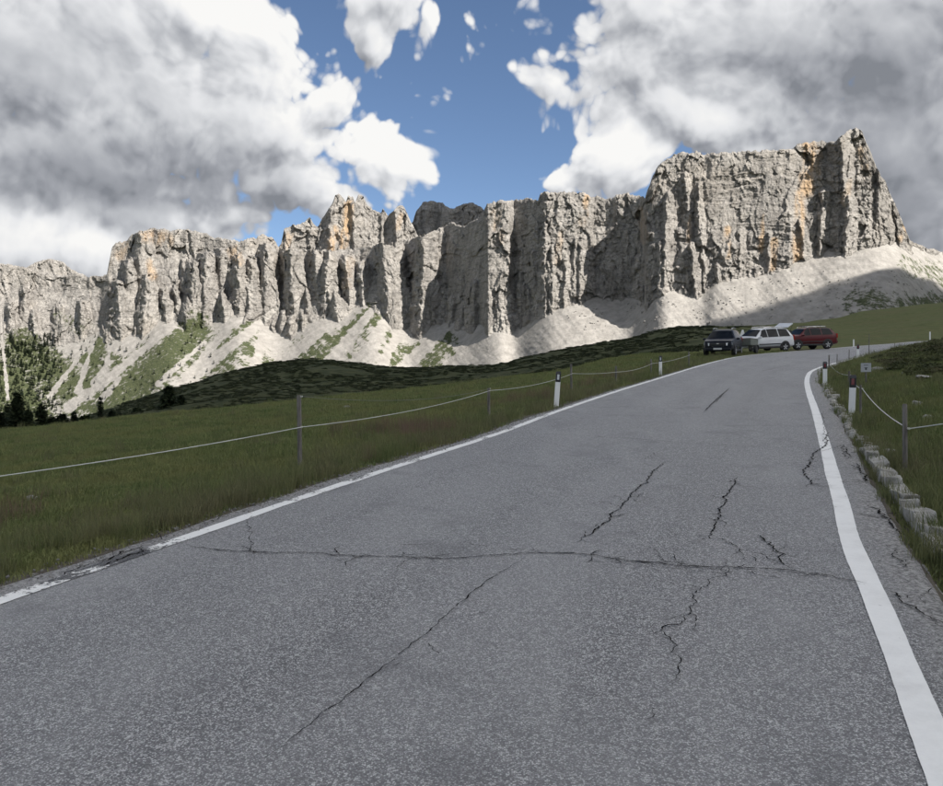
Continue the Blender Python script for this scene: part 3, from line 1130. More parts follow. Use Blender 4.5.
def build_wall(name, label, us, v_top, v_cb, v_bot, ycb, nc, ntal, seed, plist, steep=3.4, mask_fn=None, jag=2.2, amp=1.0,
               tal_m=0.62, yc_smooth=40, strata_fn=None, back=160.0, keep=None, v_break=None, amp_fn=None, extra=None, talus_smooth=16):
    """cliff above a scree apron. All tables are photo columns -> rows; ycb gives the cliff foot's distance in metres"""
    nu = len(us)
    vt = interp(us, v_top)
    pxm = np.interp(us, *np.array(ycb).T) / F_PX
    Xm = us * pxm.mean()
    # jagged crest, broken at several sizes
    j = jag * (0.8 * perlin(us / 7.0, us * 0, seed) + 0.55 * (cellrand(us / 3.1, us * 0, seed + 1) - .5) + 0.5 * perlin(us / 2.2, us * 0, seed + 2))
    vt = vt + j
    vc = interp(us, v_cb)
    du = us[1] - us[0]

    def smooth(a, w_px):
        k = max(1, int(w_px / du))
        h = np.hanning(k + 2)[1:-1]
        return np.convolve(np.pad(a, k, mode='edge'), h / h.sum(), 'same')[k:-k]
    vc = np.maximum(vc, vt + 4)
    vb = np.maximum(interp(us, v_bot), vc + 3)
    yc = interp(us, ycb)
    vcs, ycs = smooth(vc, talus_smooth) if np.isscalar(talus_smooth) else talus_smooth(vc, smooth, us), smooth(yc, 60)
    # rows: many on the cliff, fewer on the scree
    vmid = vc + 6
    tc = np.linspace(1, 0, nc)
    tt = np.linspace(0, 1, ntal + 1)[1:]
    V = np.vstack([vmid[None, :] + (vt - vmid)[None, :] * tc[:, None],
                   vmid[None, :] + (vb - vmid)[None, :] * tt[:, None]])
    U = np.broadcast_to(us[None, :], V.shape)
    E = (CY - V) / F_PX
    ec = ((CY - vc) / F_PX)[None, :]
    ecs = ((CY - vcs) / F_PX)[None, :]
    below = np.clip(V - vc[None, :], 0, None)
    s = pxm.mean()
    XX, ZZ = U * s, (CY - V) * s
    am = amp if amp_fn is None else amp_fn(U, V)
    rel = rock_relief(XX, ZZ, seed, am, 1.0 if strata_fn is None else strata_fn(U, V))
    rel = rel - 5 * am
    roll = (1 - np.clip((V - vt[None, :]) / 3.0, 0, 1)) ** 2 * 7
    st = (steep(us) if callable(steep) else np.full(nu, steep))
    br = np.minimum(vc - 1, interp(us, v_break)) if v_break is not None else vc - 1
    st2 = 3.4

    def wall_s(vv, c=slice(None)):
        ev = (CY - vv) / F_PX
        e0, eb = (CY - vc[c]) / F_PX, (CY - br[c]) / F_PX
        y1 = yc[c] * (st[c] - e0) / (st[c] - ev)
        yb = yc[c] * (st[c] - e0) / (st[c] - eb)
        y2 = yb * (st2 - eb) / (st2 - ev)
        return np.where(vv > br[c], y1, y2)

    def wall_at(u, vv):
        c = int(np.clip(np.searchsorted(us, u), 0, nu - 1))
        return float(np.min(wall_s(np.array([vv]), slice(c, c + 1))))
    Yc_ = wall_s(V) - rel + roll
    Yp_ = towers(U, V, E, us, wall_at, plist + (extra or []), s, seed) - 0.6 * rel
    Yc_ = np.minimum(Yc_, Yp_)
    chan = 2.4 * fbm((XX + ZZ * 0.9) / 34, ZZ / 300, 3, seed + 60) + 1.0 * fbm(XX / 11, ZZ / 11, 3, seed + 61)
    Yt_ = (ycs[None, :] - 9) * (tal_m - ecs) / (tal_m - np.minimum(E, tal_m * .6)) - chan
    kk = 3.0
    h = np.clip(0.5 + 0.5 * (Yt_ - Yc_) / kk, 0, 1)
    Y = Yt_ * (1 - h) + Yc_ * h - kk * h * (1 - h)
    talus = sstep(-7.0, 5.0, Yc_ - Yt_)
    masks = {'talus': talus, 'grass': np.zeros_like(V), 'ochre': np.zeros_like(V), 'rubble': np.full(V.shape, 0.5)}
    if mask_fn:
        mask_fn(U, V, vc[None, :], below, masks, XX, ZZ)
    X = (U - CX) / F_PX * Y
    Z = CAM_H + Y * E
    # back of the mountain: plateau and far side so that it is a solid body
    rows = []
    for dy, dz in ((back * .12, -1.0), (back * .5, -6), (back, -20), (back * 1.6, -160), (back * 2.2, -420)):
        f = (Y[0] + dy) / Y[0]
        rows.append(np.stack([X[0] * f, Y[0] + dy, Z[0] + dz], -1))
    body = np.stack([X, Y, Z], -1)
    if keep:
        KEEP[keep] = (U, V, body)
    allp = np.concatenate([np.array(rows)[::-1], body], 0)
    nb = len(rows)
    at = {k: np.vstack([np.repeat(a[:1], nb, 0), a]).ravel() for k, a in masks.items()}
    nr = allp.shape[0]
    o = mesh_np(name, allp.reshape(-1, 3), grid_faces(nr, nu)[:, ::-1], ROCK, attrs=at)
    return tag(o, label, kind='structure')


FRONT_TOP = [(-80, 262), (0, 263), (20, 266), (40, 272), (60, 275), (75, 273), (84, 277), (100, 276), (107, 274), (109, 262), (112, 247),
             (118, 242), (128, 240), (132, 234), (140, 231), (155, 228), (170, 230), (185, 229), (200, 232), (215, 237), (228, 239),
             (240, 242), (250, 238), (262, 235), (272, 237), (278, 246), (285, 250), (300, 249), (320, 250), (345, 250), (365, 248),
             (380, 243), (395, 246), (410, 240), (425, 234), (440, 228), (452, 222), (462, 226), (470, 222), (480, 219), (484, 210),
             (487, 204), (492, 202), (510, 200), (525, 198.5), (538, 199), (541, 193), (545, 191.5), (560, 192), (583, 192), (590, 196),
             (600, 197), (612, 199), (616, 194), (630, 194), (643, 196), (645, 199), (647, 192), (652, 178), (657, 167), (663, 161),
             (672, 156), (680, 152.5), (700, 152), (704, 155), (708, 153), (730, 152), (760, 150.5), (790, 149), (798, 144), (815, 141),
             (828, 142), (836, 141), (842, 135), (848, 130), (856, 127.5), (862, 131), (866, 142), (872, 155), (877, 168), (884, 180),
             (890, 193), (896, 205), (902, 220), (906, 232), (910, 240), (920, 245), (943, 252), (1020, 268)]
FRONT_CB = [(-80, 350), (0, 350), (50, 358), (75, 350), (100, 340), (120, 347), (140, 343), (160, 326), (175, 320), (190, 335), (205, 337),
            (215, 333), (230, 318), (245, 313), (262, 332), (275, 347), (290, 345), (300, 333), (320, 326), (335, 320), (345, 322),
            (360, 311), (375, 304), (388, 315), (395, 337), (405, 337), (420, 332), (440, 325), (450, 323), (465, 335), (480, 334),
            (500, 329), (515, 337), (530, 325), (550, 313), (580, 304), (600, 300), (622, 303), (640, 302), (650, 299), (662, 291),
            (690, 297), (705, 296), (712, 286), (730, 282), (760, 279), (790, 268), (815, 261), (830, 256), (850, 255), (870, 249),
            (885, 245), (895, 242), (906, 243), (920, 252), (943, 259), (1020, 276)]
FRONT_BOT = [(-80, 470), (0, 470), (60, 450), (110, 430), (160, 412), (200, 400), (240, 388), (300, 378), (400, 384), (480, 384), (540, 374),
             (600, 362), (640, 352), (700, 345), (800, 340), (860, 332), (943, 320), (1020, 320)]
FRONT_Y = [(-80, 2350), (0, 2330), (100, 2300), (109, 2230), (140, 2200), (180, 2195), (186, 2170), (270, 2130), (290, 2085), (330, 2060), (360, 2060),
           (380, 2010), (400, 2010), (416, 2000), (424, 1960), (440, 1945), (446, 1955), (482, 1770), (488, 1725), (508, 1715), (514, 1745),
           (540, 1655), (545, 1640), (588, 1635), (594, 1660), (640, 1600), (646, 1500), (652, 1485), (700, 1450), (790, 1420), (826, 1435),
           (838, 1400), (870, 1400), (890, 1430), (906, 1480), (943, 1560), (1020, 1650)]
FRONT_PIL = [
    (118, 290, 345, 4, 22, 34), (128, 262, 330, 3, 16, 28), (141, 232, 300, 10, 18, 24), (146, 284, 345, 3, 20, 32),
    (186, 300, 340, 3, 14, 24), (193, 271, 335, 4, 16, 36), (206, 252, 330, 6, 14, 38), (221, 296, 335, 3, 16, 30),
    (221, 250, 300, 8, 10, 32), (237, 262, 320, 5, 14, 26), (251, 262, 318, 5, 16, 30), (266, 256, 330, 5, 14, 22),
    (290, 250, 315, 9, 18, 54), (290, 317, 348, 5, 22, 42), (315, 250, 300, 9, 14, 38), (328, 258, 310, 5, 14, 24),
    (335, 300, 328, 5, 18, 36), (346, 255, 318, 6, 16, 28), (360, 262, 312, 5, 10, 18), (383, 244, 310, 10, 18, 56),
    (399, 326, 342, 4, 14, 28), (409, 298, 338, 4, 14, 26), (424, 236, 332, 14, 22, 56, -4), (452, 300, 328, 3, 10, 16),
    (474, 288, 338, 4, 18, 34), (462, 306, 338, 3, 12, 22), (500, 280, 332, 4, 12, 16), (519, 272, 338, 3, 15, 36), (532, 254, 325, 3, 10, 28),
    (552, 252, 318, 2.5, 9, 16), (566, 262, 312, 5, 16, 22), (580, 240, 306, 5, 12, 18), (612, 262, 302, 8, 16, 26), (634, 268, 304, 6, 16, 34),
    (641, 246, 304, 5, 18, 38), (668, 200, 262, 8, 12, 26), (659, 240, 294, 9, 18, 34), (684, 168, 240, 6, 9, 20), (697, 208, 256, 8, 14, 34),
    (699, 181, 216, 5, 9, 28), (691, 250, 298, 5, 18, 32), (716, 262, 290, 5, 14, 18), (740, 225, 282, 5, 9, 10), (768, 236, 280, 6, 10, 12),
    (840, 136, 196, 14, 22, 42), (823, 196, 257, 12, 24, 34, -4), (848, 192, 252, 14, 18, 26, -2), (879, 168, 240, 8, 14, 20),
    (893, 200, 242, 6, 9, 18), (800, 222, 268, 5, 9, 12)]


def front_masks(U, V, vc, below, M, X, Z):
    n = fbm(X / 60, Z / 60, 3, 301)
    n2 = fbm((X + Z * 1.2) / 30, Z / 120, 3, 303)
    n3 = fbm(X / 14, Z / 14, 3, 305)
    # scree on the left is partly grown over
    left = 1 - sstep(455, 490, U)
    g = left * (0.50 + 0.35 * n2 + 0.25 * n) * sstep(2, 12, below)
    green = [([(252, 326), (228, 348), (200, 366)], 9, 1.0), ([(371, 308), (350, 335), (322, 359)], 10, 1.0), ([(195, 332), (172, 352), (140, 385), (110, 400)], 22, .95),
             ([(447, 338), (436, 352), (428, 364)], 10, .8), ([(393, 352), (388, 366)], 6, .7), ([(232, 345), (215, 365)], 12, .9),
             ([(60, 318), (80, 326)], 12, .55), ([(20, 350), (60, 375), (80, 395)], 26, .9), ([(100, 345), (90, 380)], 10, .85), ([(5, 380), (30, 420)], 30, 1),
             ([(300, 345), (288, 358)], 8, .6), ([(150, 350), (120, 372)], 12, .8), ([(415, 350), (408, 364)], 5, .5)]
    for pts, w, a in green:
        d, t = seg_dist(U, V, pts)
        d = d + 4.0 * n2 + 4 * n + 2.5 * n3
        g = np.maximum(g, a * .8 * (1 - sstep(w * .3, w * 1.4, d)))
    light = [([(174, 325), (140, 352), (112, 376), (69, 407)], 2.2, 5.0), ([(120, 378), (103, 398)], 1.5, 3.5), ([(229, 328), (205, 356), (186, 380)], 2.5, 4.5),
             ([(205, 342), (180, 364), (158, 384)], 1.5, 3.0), ([(79, 342), (77, 360), (50, 396)], 1.2, 2.5), ([(94, 340), (86, 365), (78, 392)], 1.2, 3), ([(112, 345), (105, 368), (92, 384)], 1.5, 2),
             ([(277, 308), (245, 335), (200, 370)], 3, 6), ([(262, 335), (256, 365)], 3, 5), ([(328, 326), (305, 345), (280, 364)], 2.5, 6),
             ([(375, 306), (352, 335), (332, 362)], 3, 8), ([(388, 318), (372, 345), (358, 368)], 5, 9), ([(395, 338), (382, 366)], 3, 5),
             ([(450, 323), (430, 342), (402, 370)], 3.5, 7), ([(470, 338), (462, 368)], 5, 12), ([(500, 332), (490, 370)], 12, 20), ([(1, 310), (3, 345), (8, 400)], 1.2, 1.8)]
    for pts, w0, w1 in light:
        d, t = seg_dist(U, V, pts)
        w = w0 + (w1 - w0) * t
        k = (1 - sstep(w * .4, w * 1.5, d + 1.0 * n2 + .8 * n3))
        g = g * (1 - k)
        M['talus'] = np.maximum(M['talus'], k * 0.95)
        M['rubble'] = M['rubble'] * (1 - k * .85)
    # the grassy foot below the right-hand scree
    d, t = seg_dist(U, V, [(850, 300), (900, 303), (960, 300)])
    g = np.maximum(g, 0.58 * (1 - sstep(4, 20, d + 6 * n + 4 * n3)))
    d, t = seg_dist(U, V, [(905, 262), (960, 285)])
    g = np.maximum(g, 0.48 * (1 - sstep(4, 22, d + 6 * n + 4 * n3)))
    M['grass'] = g
    M['rubble'] = np.maximum(M['rubble'], sstep(600, 680, U) * np.clip(0.45 + sstep(5, 30, below) * .5, 0, 1))
    # ochre faces
    oc = np.zeros_like(U)
    for pts, w, a in (([(809, 143), (806, 190)], 7, .8), ([(800, 195), (797, 262)], 5, .75), ([(815, 150), (822, 180)], 5, .45), ([(728, 230), (726, 256)], 4, .8),
                      ([(775, 240), (773, 270)], 3, .6), ([(763, 215), (760, 250)], 2, .6), ([(586, 196), (582, 225)], 4, .65), ([(495, 212), (500, 240)], 5, .35),
                      ([(145, 236), (165, 240)], 7, .5), ([(150, 262), (152, 275)], 4, .5), ([(233, 250), (240, 262)], 5, .5), ([(862, 150), (866, 175)], 4, .55),
                      ([(905, 228), (900, 240)], 3, .5), ([(640, 210), (645, 240)], 4, .3), ([(124, 246), (120, 256)], 5, .3), ([(850, 180), (845, 200)], 3, .3),
                      ([(560, 235), (556, 262)], 3, .3), ([(690, 215), (688, 245)], 2, .4), ([(350, 262), (346, 285)], 5, .3)):
        d, t = seg_dist(U, V, pts)
        oc = np.maximum(oc, a * (1 - sstep(w * .4, w * 1.5, d + 2 * n)))
    M['ochre'] = oc


_tr = random.Random(77)
FRONT_TEETH = []
for _i in range(170):
    _u = _tr.uniform(-60, 705)
    _cb, _tp = float(interp(_u, FRONT_CB)), float(interp(_u, FRONT_TOP))
    _vb = _cb - _tr.uniform(-4, 0.65) ** 1 * 0 - _tr.random() ** 1.6 * (_cb - _tp) * .6 + 3
    _h = _tr.uniform(9, 34) * (1.0 if _u < 480 else 1.3)
    if _vb - _h < _tp + 8 or (_u < 100 and _tr.random() < .6):
        continue
    _w = _h * _tr.uniform(.16, .32)
    FRONT_TEETH.append((_u, _vb - _h, _vb, _w * .4, _w, _tr.uniform(5, 16), _tr.uniform(-1, 4)))


def front_strata(U, V):
    return 0.55 + 0.75 * sstep(700, 730, U) * (1 - sstep(880, 900, U)) + 0.5 * (1 - sstep(228, 250, V)) * (1 - sstep(280, 300, U)) + 0.4 * sstep(541, 548, U) * (1 - sstep(585, 600, U))


build_wall('mountain', 'long pale limestone massif with cliffs, pillars and scree', np.linspace(-75, 1015, 1500), FRONT_TOP, FRONT_CB, FRONT_BOT,
           FRONT_Y, 230, 130, 101, FRONT_PIL, mask_fn=front_masks, strata_fn=front_strata,
           extra=FRONT_TEETH, talus_smooth=lambda vc, sm, us: (sm(vc, 70) - 3) * (1 - sstep(455, 515, us)) + sm(vc, 22) * sstep(455, 515, us),
           steep=lambda u: np.interp(u, [-80, 100, 130, 400, 440, 480, 500, 640, 660, 1020], [1.1, 1.15, 1.25, 1.35, 2.2, 3.2, 3.2, 3.0, 3.6, 3.6]), keep='front',
           v_break=[(-80, 290), (100, 290), (112, 262), (150, 252), (280, 254), (300, 252), (400, 248), (440, 234), (470, 245), (500, 330), (1020, 330)],
           amp_fn=lambda U, V: 1.0 - 0.45 * sstep(700, 716, U) * (1 - sstep(800, 815, U)) * (1 - sstep(225, 262, V)) - .20 * (1 - sstep(480, 490, U)) - .18 * sstep(480, 490, U))

PIN_TOP = [(225, 262), (240, 250), (258, 252), (276, 250), (281, 244), (284, 229), (292, 225), (299, 224.5), (305, 221), (310, 216.6), (314.5, 224.5), (318, 228),
           (322.5, 218), (329, 208.6), (332, 204), (335, 196), (339, 192.7), (343, 197.5), (346, 203), (348, 196), (353, 196), (355, 202), (358.5, 195), (363, 196),
           (367, 204), (373.4, 210), (381, 213), (383, 208), (388, 216), (394, 210), (399, 205), (403.6, 205.5), (408.4, 215), (411, 222), (420, 240), (430, 252)]


def pin_masks(U, V, vc, below, M, X, Z):
    oc = np.zeros_like(U)
    for pts, w, a in (([(349, 205), (347, 225), (343, 245)], 5, .8), ([(335, 230), (330, 250)], 5, .6), ([(290, 235), (284, 250)], 4, .4), ([(401, 215), (398, 228)], 3, .4)):
        d, t = seg_dist(U, V, pts)
        oc = np.maximum(oc, a * (1 - sstep(w * .4, w * 1.4, d)))
    M['ochre'] = oc


build_wall('mountain_pinnacles', 'jagged cluster of pale rock pinnacles behind the long cliff', np.linspace(225, 430, 330), PIN_TOP,
           [(225, 275), (430, 275)], [(225, 290), (430, 290)], [(225, 2420), (320, 2420), (330, 2380), (352, 2375), (372, 2400), (384, 2400), (392, 2370), (430, 2380)],
           120, 8, 131, [(331, 204, 262, 9, 12, 34), (353, 196, 250, 9, 18, 42), (383, 209, 250, 4, 6, 14), (394, 207, 250, 8, 9, 30), (311, 219, 250, 6, 8, 20), (284, 228, 255, 8, 8, 22)],
           steep=5.5, jag=1.6, back=110, mask_fn=pin_masks)

SH_TOP = [(385, 245), (399, 231), (413, 221), (416, 212), (423, 202), (432, 200.7), (443, 203), (450, 208.6), (458, 207), (464, 203), (473.6, 203), (481.6, 207),
          (488, 215), (500, 228)]
build_wall('mountain_shaded_ridge', 'dark ridge in cloud shade showing behind the cliff', np.linspace(385, 500, 200), SH_TOP, [(385, 262), (500, 262)],
           [(385, 275), (500, 275)], [(385, 2850), (500, 2800)], 80, 8, 151, [(424, 203, 250, 8, 10, 30), (464, 204, 250, 8, 10, 30), (440, 205, 250, 5, 8, 20)], steep=4, jag=1.4, back=120)

build_wall('mountain_far_peak', 'hazy far peak beyond the left end of the cliff', np.linspace(10, 100, 160), [(10, 276), (25, 268), (36, 262), (48, 258.5), (55, 260), (64, 262), (72, 270), (85, 275), (100, 285)],
           [(10, 286), (100, 290)], [(10, 300), (100, 300)], [(10, 5200), (100, 5200)], 50, 8, 171, [], steep=1.2, jag=1.0, back=200)

# ------------------------------------------------------------------ the cloud that shades the road and the near slopes
def mat_cloud():
    m = bpy.data.materials.new('cloud_vapour')
    m.use_nodes = True
    nt = NT(m.node_tree)
    nt.n.clear()
    out = nt.node('ShaderNodeOutputMaterial')
    tr = nt.node('ShaderNodeBsdfTranslucent')
    tr.inputs[0].default_value = (0.88, 0.88, 0.88, 1)
    tp = nt.node('ShaderNodeBsdfTransparent')
    mx = nt.node('ShaderNodeMixShader')
    geo = nt.node('ShaderNodeNewGeometry')
    n = nt.noise(geo.outputs['Position'], 0.012, 6, 0.6)
    a = attr(nt, 'thick')
    k = nt.ramp(nt.math('MULTIPLY_ADD', nt.math('SUBTRACT', n, 0.5), 0.9, a), 0.15, 0.75)
    nt.put(mx.inputs[0], k)
    nt.l.new(tp.outputs[0], mx.inputs[1])
    nt.l.new(tr.outputs[0], mx.inputs[2])
    nt.l.new(mx.outputs[0], out.inputs[0])
    return m


CLOUD_MAT = mat_cloud()


def build_cloud(name, label, rim, height, thick, seed, soft=110.0):
    """closed lumpy cloud body; rim = ground-shadow outline as (x, y, z of the shaded spot)"""
    s = SUN_DIR
    R = np.array([(x + s.x * (height - z) / s.z, y + s.y * (height - z) / s.z) for x, y, z in rim])
    R = np.vstack([R, R[:1]])
    R = resample(R, 40.0)[0][:-1]
    c = R.mean(0)
    n = len(R)
    rings = np.array([0, .12, .25, .4, .55, .68, .78, .86, .92, .96, .985, 1.0])
    P = c + (R - c)[None] * rings[:, None, None]
    wob = 1 + 0.012 * perlin(np.arange(n) / 2.5, np.zeros(n), seed)
    P = c + (P - c) * wob[None, :, None]
    dist_rim = (np.linalg.norm(R - c, axis=1)[None, :] * (1 - rings[:, None]))
    prof = np.sqrt(np.clip(1 - rings ** 2, 0, 1))[:, None]
    b = fbm(P[..., 0] / 210, P[..., 1] / 210, 4, seed + 3)
    top = height + prof * thick * (0.8 + 0.45 * b) + 18 * fbm(P[..., 0] / 60, P[..., 1] / 60, 3, seed + 9) * prof
    bot = height - prof * thick * (0.12 + 0.08 * b)
    den = np.clip(dist_rim / soft, 0, 1)
    vt = np.concatenate([P, top[..., None]], 2).reshape(-1, 3)
    vb = np.concatenate([P, bot[..., None]], 2).reshape(-1, 3)
    m = len(rings)
    fs = []
    for i in range(m - 1):
        j = np.arange(n)
        k = (j + 1) % n
        fs.append(np.stack([i * n + j, (i + 1) * n + j, (i + 1) * n + k, i * n + k], 1))
    ft = np.vstack(fs)
    fb = ft[:, ::-1] + n * m
    o = mesh_np(name, np.vstack([vt, vb]), np.vstack([ft, fb]), CLOUD_MAT, smooth=True, attrs={'thick': np.tile(den.ravel(), 2)})
    return tag(o, label, kind='structure')


def pt(u, v, Y):
    return ((u - CX) / F_PX * Y, Y, CAM_H + Y * (CY - v) / F_PX)


build_cloud('cloud', 'broad grey-white cumulus floating over the road and shading it',
            [pt(990, 276, 1450), pt(940, 279, 1380), pt(890, 281, 1310), pt(840, 289, 1310), pt(780, 300, 1310), pt(710, 311, 1300), pt(650, 321, 1280),
             (150, 1050, 0), (0, 950, 0), (-300, 900, -20), (-700, 900, -40), (-1000, 700, -40), (-1050, 200, 0), (-900, -300, 0), (-500, -700, 0), (100, -800, 0), (800, -600, 0),
             (1300, -100, 0), (1500, 600, 100), (1500, 1200, 200)], 950.0, 260.0, 201, soft=170.0)
build_cloud('cloud', 'small cumulus shading the dark ridge behind the cliff',
            [(-330, 2560, 640), (-60, 2520, 680), (170, 2520, 640), (260, 3000, 600), (0, 3300, 600), (-420, 3250, 600)], 1500.0, 160.0, 231, soft=60)

# ------------------------------------------------------------------ vehicles
GLASS = simple_mat('car_glass', (0.010, 0.012, 0.015), rough=0.12, spec=0.12, var=0.0)
RUBBER = simple_mat('tyre_rubber', (0.018, 0.018, 0.019), rough=0.85)
TRIM = simple_mat('black_trim', (0.02, 0.02, 0.021), rough=0.55)
ALLOY = simple_mat('alloy_rim', (0.52, 0.53, 0.55), rough=0.35, metal=0.7)
LAMP = simple_mat('lamp_lens', (0.62, 0.64, 0.66), rough=0.1, spec=0.8)
TAIL = simple_mat('tail_lens', (0.30, 0.015, 0.012), rough=0.15, spec=0.8)
PLATE = simple_mat('number_plate', (0.62, 0.62, 0.60), rough=0.5)
INSIDE = simple_mat('car_interior', (0.03, 0.03, 0.032), rough=0.9)
CHROME = simple_mat('bright_metal', (0.6, 0.6, 0.62), rough=0.25, metal=0.9)


def car(name, label, loc, heading, paint, L=4.6, W=1.86, H=1.68, nose=0.92, boxy=0.0, rails=True, open_tail=False, flank=None):
    """x forwards, y to the car's left, z up"""
    t = empty(name, loc, heading)
    tag(t, label, 'car', 'cars parked beside the bend')
    hl = L / 2
    k = L / 4.6
    tops = [(-hl, .86), (-hl + .04, 1.02), (-hl + .12 - .05 * boxy, 1.12), (-hl + .22 - .08 * boxy, 1.30), (-hl + .46 - .2 * boxy, H - .09), (-hl + .75, H - .03), (-.45 * k, H),
            (.30 * k, H - .03), (.52 * k, H - .10), (.80 * k, H - .32), (1.12 * k, 1.15), (1.20 * k, 1.115), (1.7 * k, 1.07), (hl - .28, 1.0), (hl - .10, nose), (hl - .03, nose - .16), (hl, nose - .34)]
    wid = [(-hl, .80), (-hl + .1, .88), (-hl + .5, .925), (0, .93), (hl - .9, .925), (hl - .35, .88), (hl - .1, .80), (hl, .70)]
    wid = [(a, b * W / 1.86) for a, b in wid]
    zb = 0.33
    xs = np.unique(np.concatenate([np.linspace(-hl, hl, 34), [a for a, b in tops]]))
    f_top = lambda x: float(np.interp(x, *np.array(tops).T))
    f_w = lambda x: float(np.interp(x, *np.array(wid).T))
    roofw = 0.635 * W / 1.86

    def belt(x):
        return min(1.04 + 0.05 * (hl - x) / L, f_top(x) - 0.035)

    def ring(x):
        w, zt, be = f_w(x), f_top(x), belt(x)
        g = np.clip((zt - 1.12) / (H - 1.22), 0, 1)       # how far up the cabin this station reaches
        rw = w * .93 * (1 - g) + roofw * g
        return [(0, zb), (w * .72, zb), (w * .96, zb + .09), (w, .62), (w * .995, .82), (w * .97, be), (rw + (w * .97 - rw) * .12, be + (zt - be) * .78),
                (rw * .93, zt - .025 * (1 if zt > 1.2 else .5)), (rw * .6, zt), (0, zt + .005)]
    vs, fs = [], []
    m = 10
    for x in xs:
        r = ring(x)
        half = [(x, y, z) for y, z in r]
        full = half + [(x, -y, z) for y, z in r[-2:0:-1]]
        vs += full
    n = 2 * m - 2
    for i in range(len(xs) - 1):
        for j in range(n):
            j2 = (j + 1) % n
            fs.append([i * n + j, (i + 1) * n + j, (i + 1) * n + j2, i * n + j2])
    fs.append(list(range(n)))
    fs.append([(len(xs) - 1) * n + j for j in range(n - 1, -1, -1)])
    body = mesh_np('body', vs, fs, paint, t)
    shade_auto(body, 60)
    sd = body.modifiers.new('round', 'SUBSURF')
    sd.levels = sd.render_levels = 2

    def side(x, s, q):
        """point on the cabin side: s 0 at the belt, 1 at the roof edge"""
        r = ring(x)
        a, b, c = r[5], r[6], r[7]
        if s < .78:
            tt = s / .78
            y, z = a[0] + (b[0] - a[0]) * tt, a[1] + (b[1] - a[1]) * tt
        else:
            tt = (s - .78) / .22
            y, z = b[0] + (c[0] - b[0]) * tt, b[1] + (c[1] - b[1]) * tt
        return (x, q * (y + .010), z)
    for q in (1, -1):
        for (b0, b1, t0, t1) in ((.18 * k, 1.02 * k, .18 * k, .50 * k), (-.80 * k, .12 * k, -.80 * k, .12 * k), (-hl + .42, -.88 * k, -hl + .62, -.88 * k)):
            grid = []
            for s in (.06, .3, .55, .76, .93):
                x0, x1 = b0 + (t0 - b0) * s, b1 + (t1 - b1) * s
                grid += [side(x0 + (x1 - x0) * p, s, q) for p in np.linspace(0, 1, 5)]
            g = grid_faces(5, 5)
            mesh_np('side_window', grid, g if q < 0 else g[:, ::-1], GLASS, t, smooth=True)
    # windscreen
    grid = []
    for p in np.linspace(0.04, 0.95, 6):
        x = (1.12 - (1.12 - .50) * p) * k
        zt = f_top(x)
        wv = .78 - .20 * p
        for yy in np.linspace(-wv, wv, 7):
            grid.append((x + .012, yy, zt + .014 - .03 * (abs(yy) / wv) ** 3))
    mesh_np('windscreen', grid, grid_faces(6, 7), GLASS, t, smooth=True)
    if not open_tail:
        grid = []
        for p in np.linspace(0.1, 0.95, 5):
            zz = 1.14 + (H - .10 - 1.14) * p
            x = float(np.interp(zz, [a[1] for a in tops[:6]], [a[0] for a in tops[:6]]))
            wv = .70 - .12 * p
            for yy in np.linspace(wv, -wv, 5):
                grid.append((x - .014, yy, zz))
        mesh_np('rear_window', grid, grid_faces(5, 5), GLASS, t, smooth=True)
    else:
        tg = MB()
        tg.box((0, 0, 0), (.60, 1.30, .09), .03)
        o = tg.build('tailgate', paint, t)
        o.location = (-hl + .22, 0, H + .14)
        o.rotation_euler = (0, math.radians(28), 0)
        gl = MB()
        gl.box((-.03, 0, -.05), (.34, 1.0, .02))
        gl.build('tailgate_window', GLASS, o)
        for yy in (-.55, .55):
            st = MB()
            st.tube([(-hl + .25, yy, 1.22), (-hl - .10, yy, H + .22)], .018, 6)
            st.build('gas_strut', TRIM, t)
        op = MB()
        op.box((-hl + .16, 0, 1.15), (.30, 1.25, .72), .04)
        op.build('boot_opening', INSIDE, t)
    # front
    g = MB()
    g.box((hl - .035, 0, nose - .24), (.10, 1.02, .17), .02)
    g.build('grille', TRIM, t)
    bm = MB()
    bm.box((hl - .07, 0, .46), (.22, 1.52, .20), .05)
    bm.build('front_bumper', TRIM if flank is None else flank, t)
    rb = MB()
    rb.box((-hl + .05, 0, .55), (.20, 1.62, .26), .05)
    rb.build('rear_bumper', TRIM if flank is None else flank, t)
    pl = MB()
    pl.box((hl + .045, 0, .50), (.012, .50, .11))
    pl.build('number_plate', PLATE, t)
    bd = MB()
    bd.box((hl + .02, 0, nose - .19), (.02, .16, .05), .008)
    bd.build('badge', CHROME, t)
    for q in (1, -1):
        lp = MB()
        pts = [(hl + .015, .50 * q, nose - .15), (hl - .17, .84 * q, nose - .11), (hl - .18, .86 * q, nose - .27), (hl + .03, .52 * q, nose - .31)]
        inn = [(a - .12, b * .94, c) for a, b, c in pts]
        lp.add(pts + inn, [[0, 1, 2, 3], [7, 6, 5, 4], [0, 4, 5, 1], [1, 5, 6, 2], [2, 6, 7, 3], [3, 7, 4, 0]])
        o = lp.build('headlight', LAMP, t)
        tl = MB()
        tl.box((-hl + .07, .80 * q * W / 1.86, 1.02), (.14, .16, .34), .03)
        tl.build('tail_light', TAIL, t)
        mr = MB()
        mr.box((.92 * k, q * (W / 2 + .08), 1.10), (.12, .20, .14), .035)
        mr.build('mirror', paint, t)
        for xx in (.02 * k, -1.0 * k):
            dh = MB()
            dh.box((xx, q * (f_w(xx) + .008), .90), (.18, .035, .03), .01)
            dh.build('door_handle', paint if flank is None else flank, t)
        mo = MB()
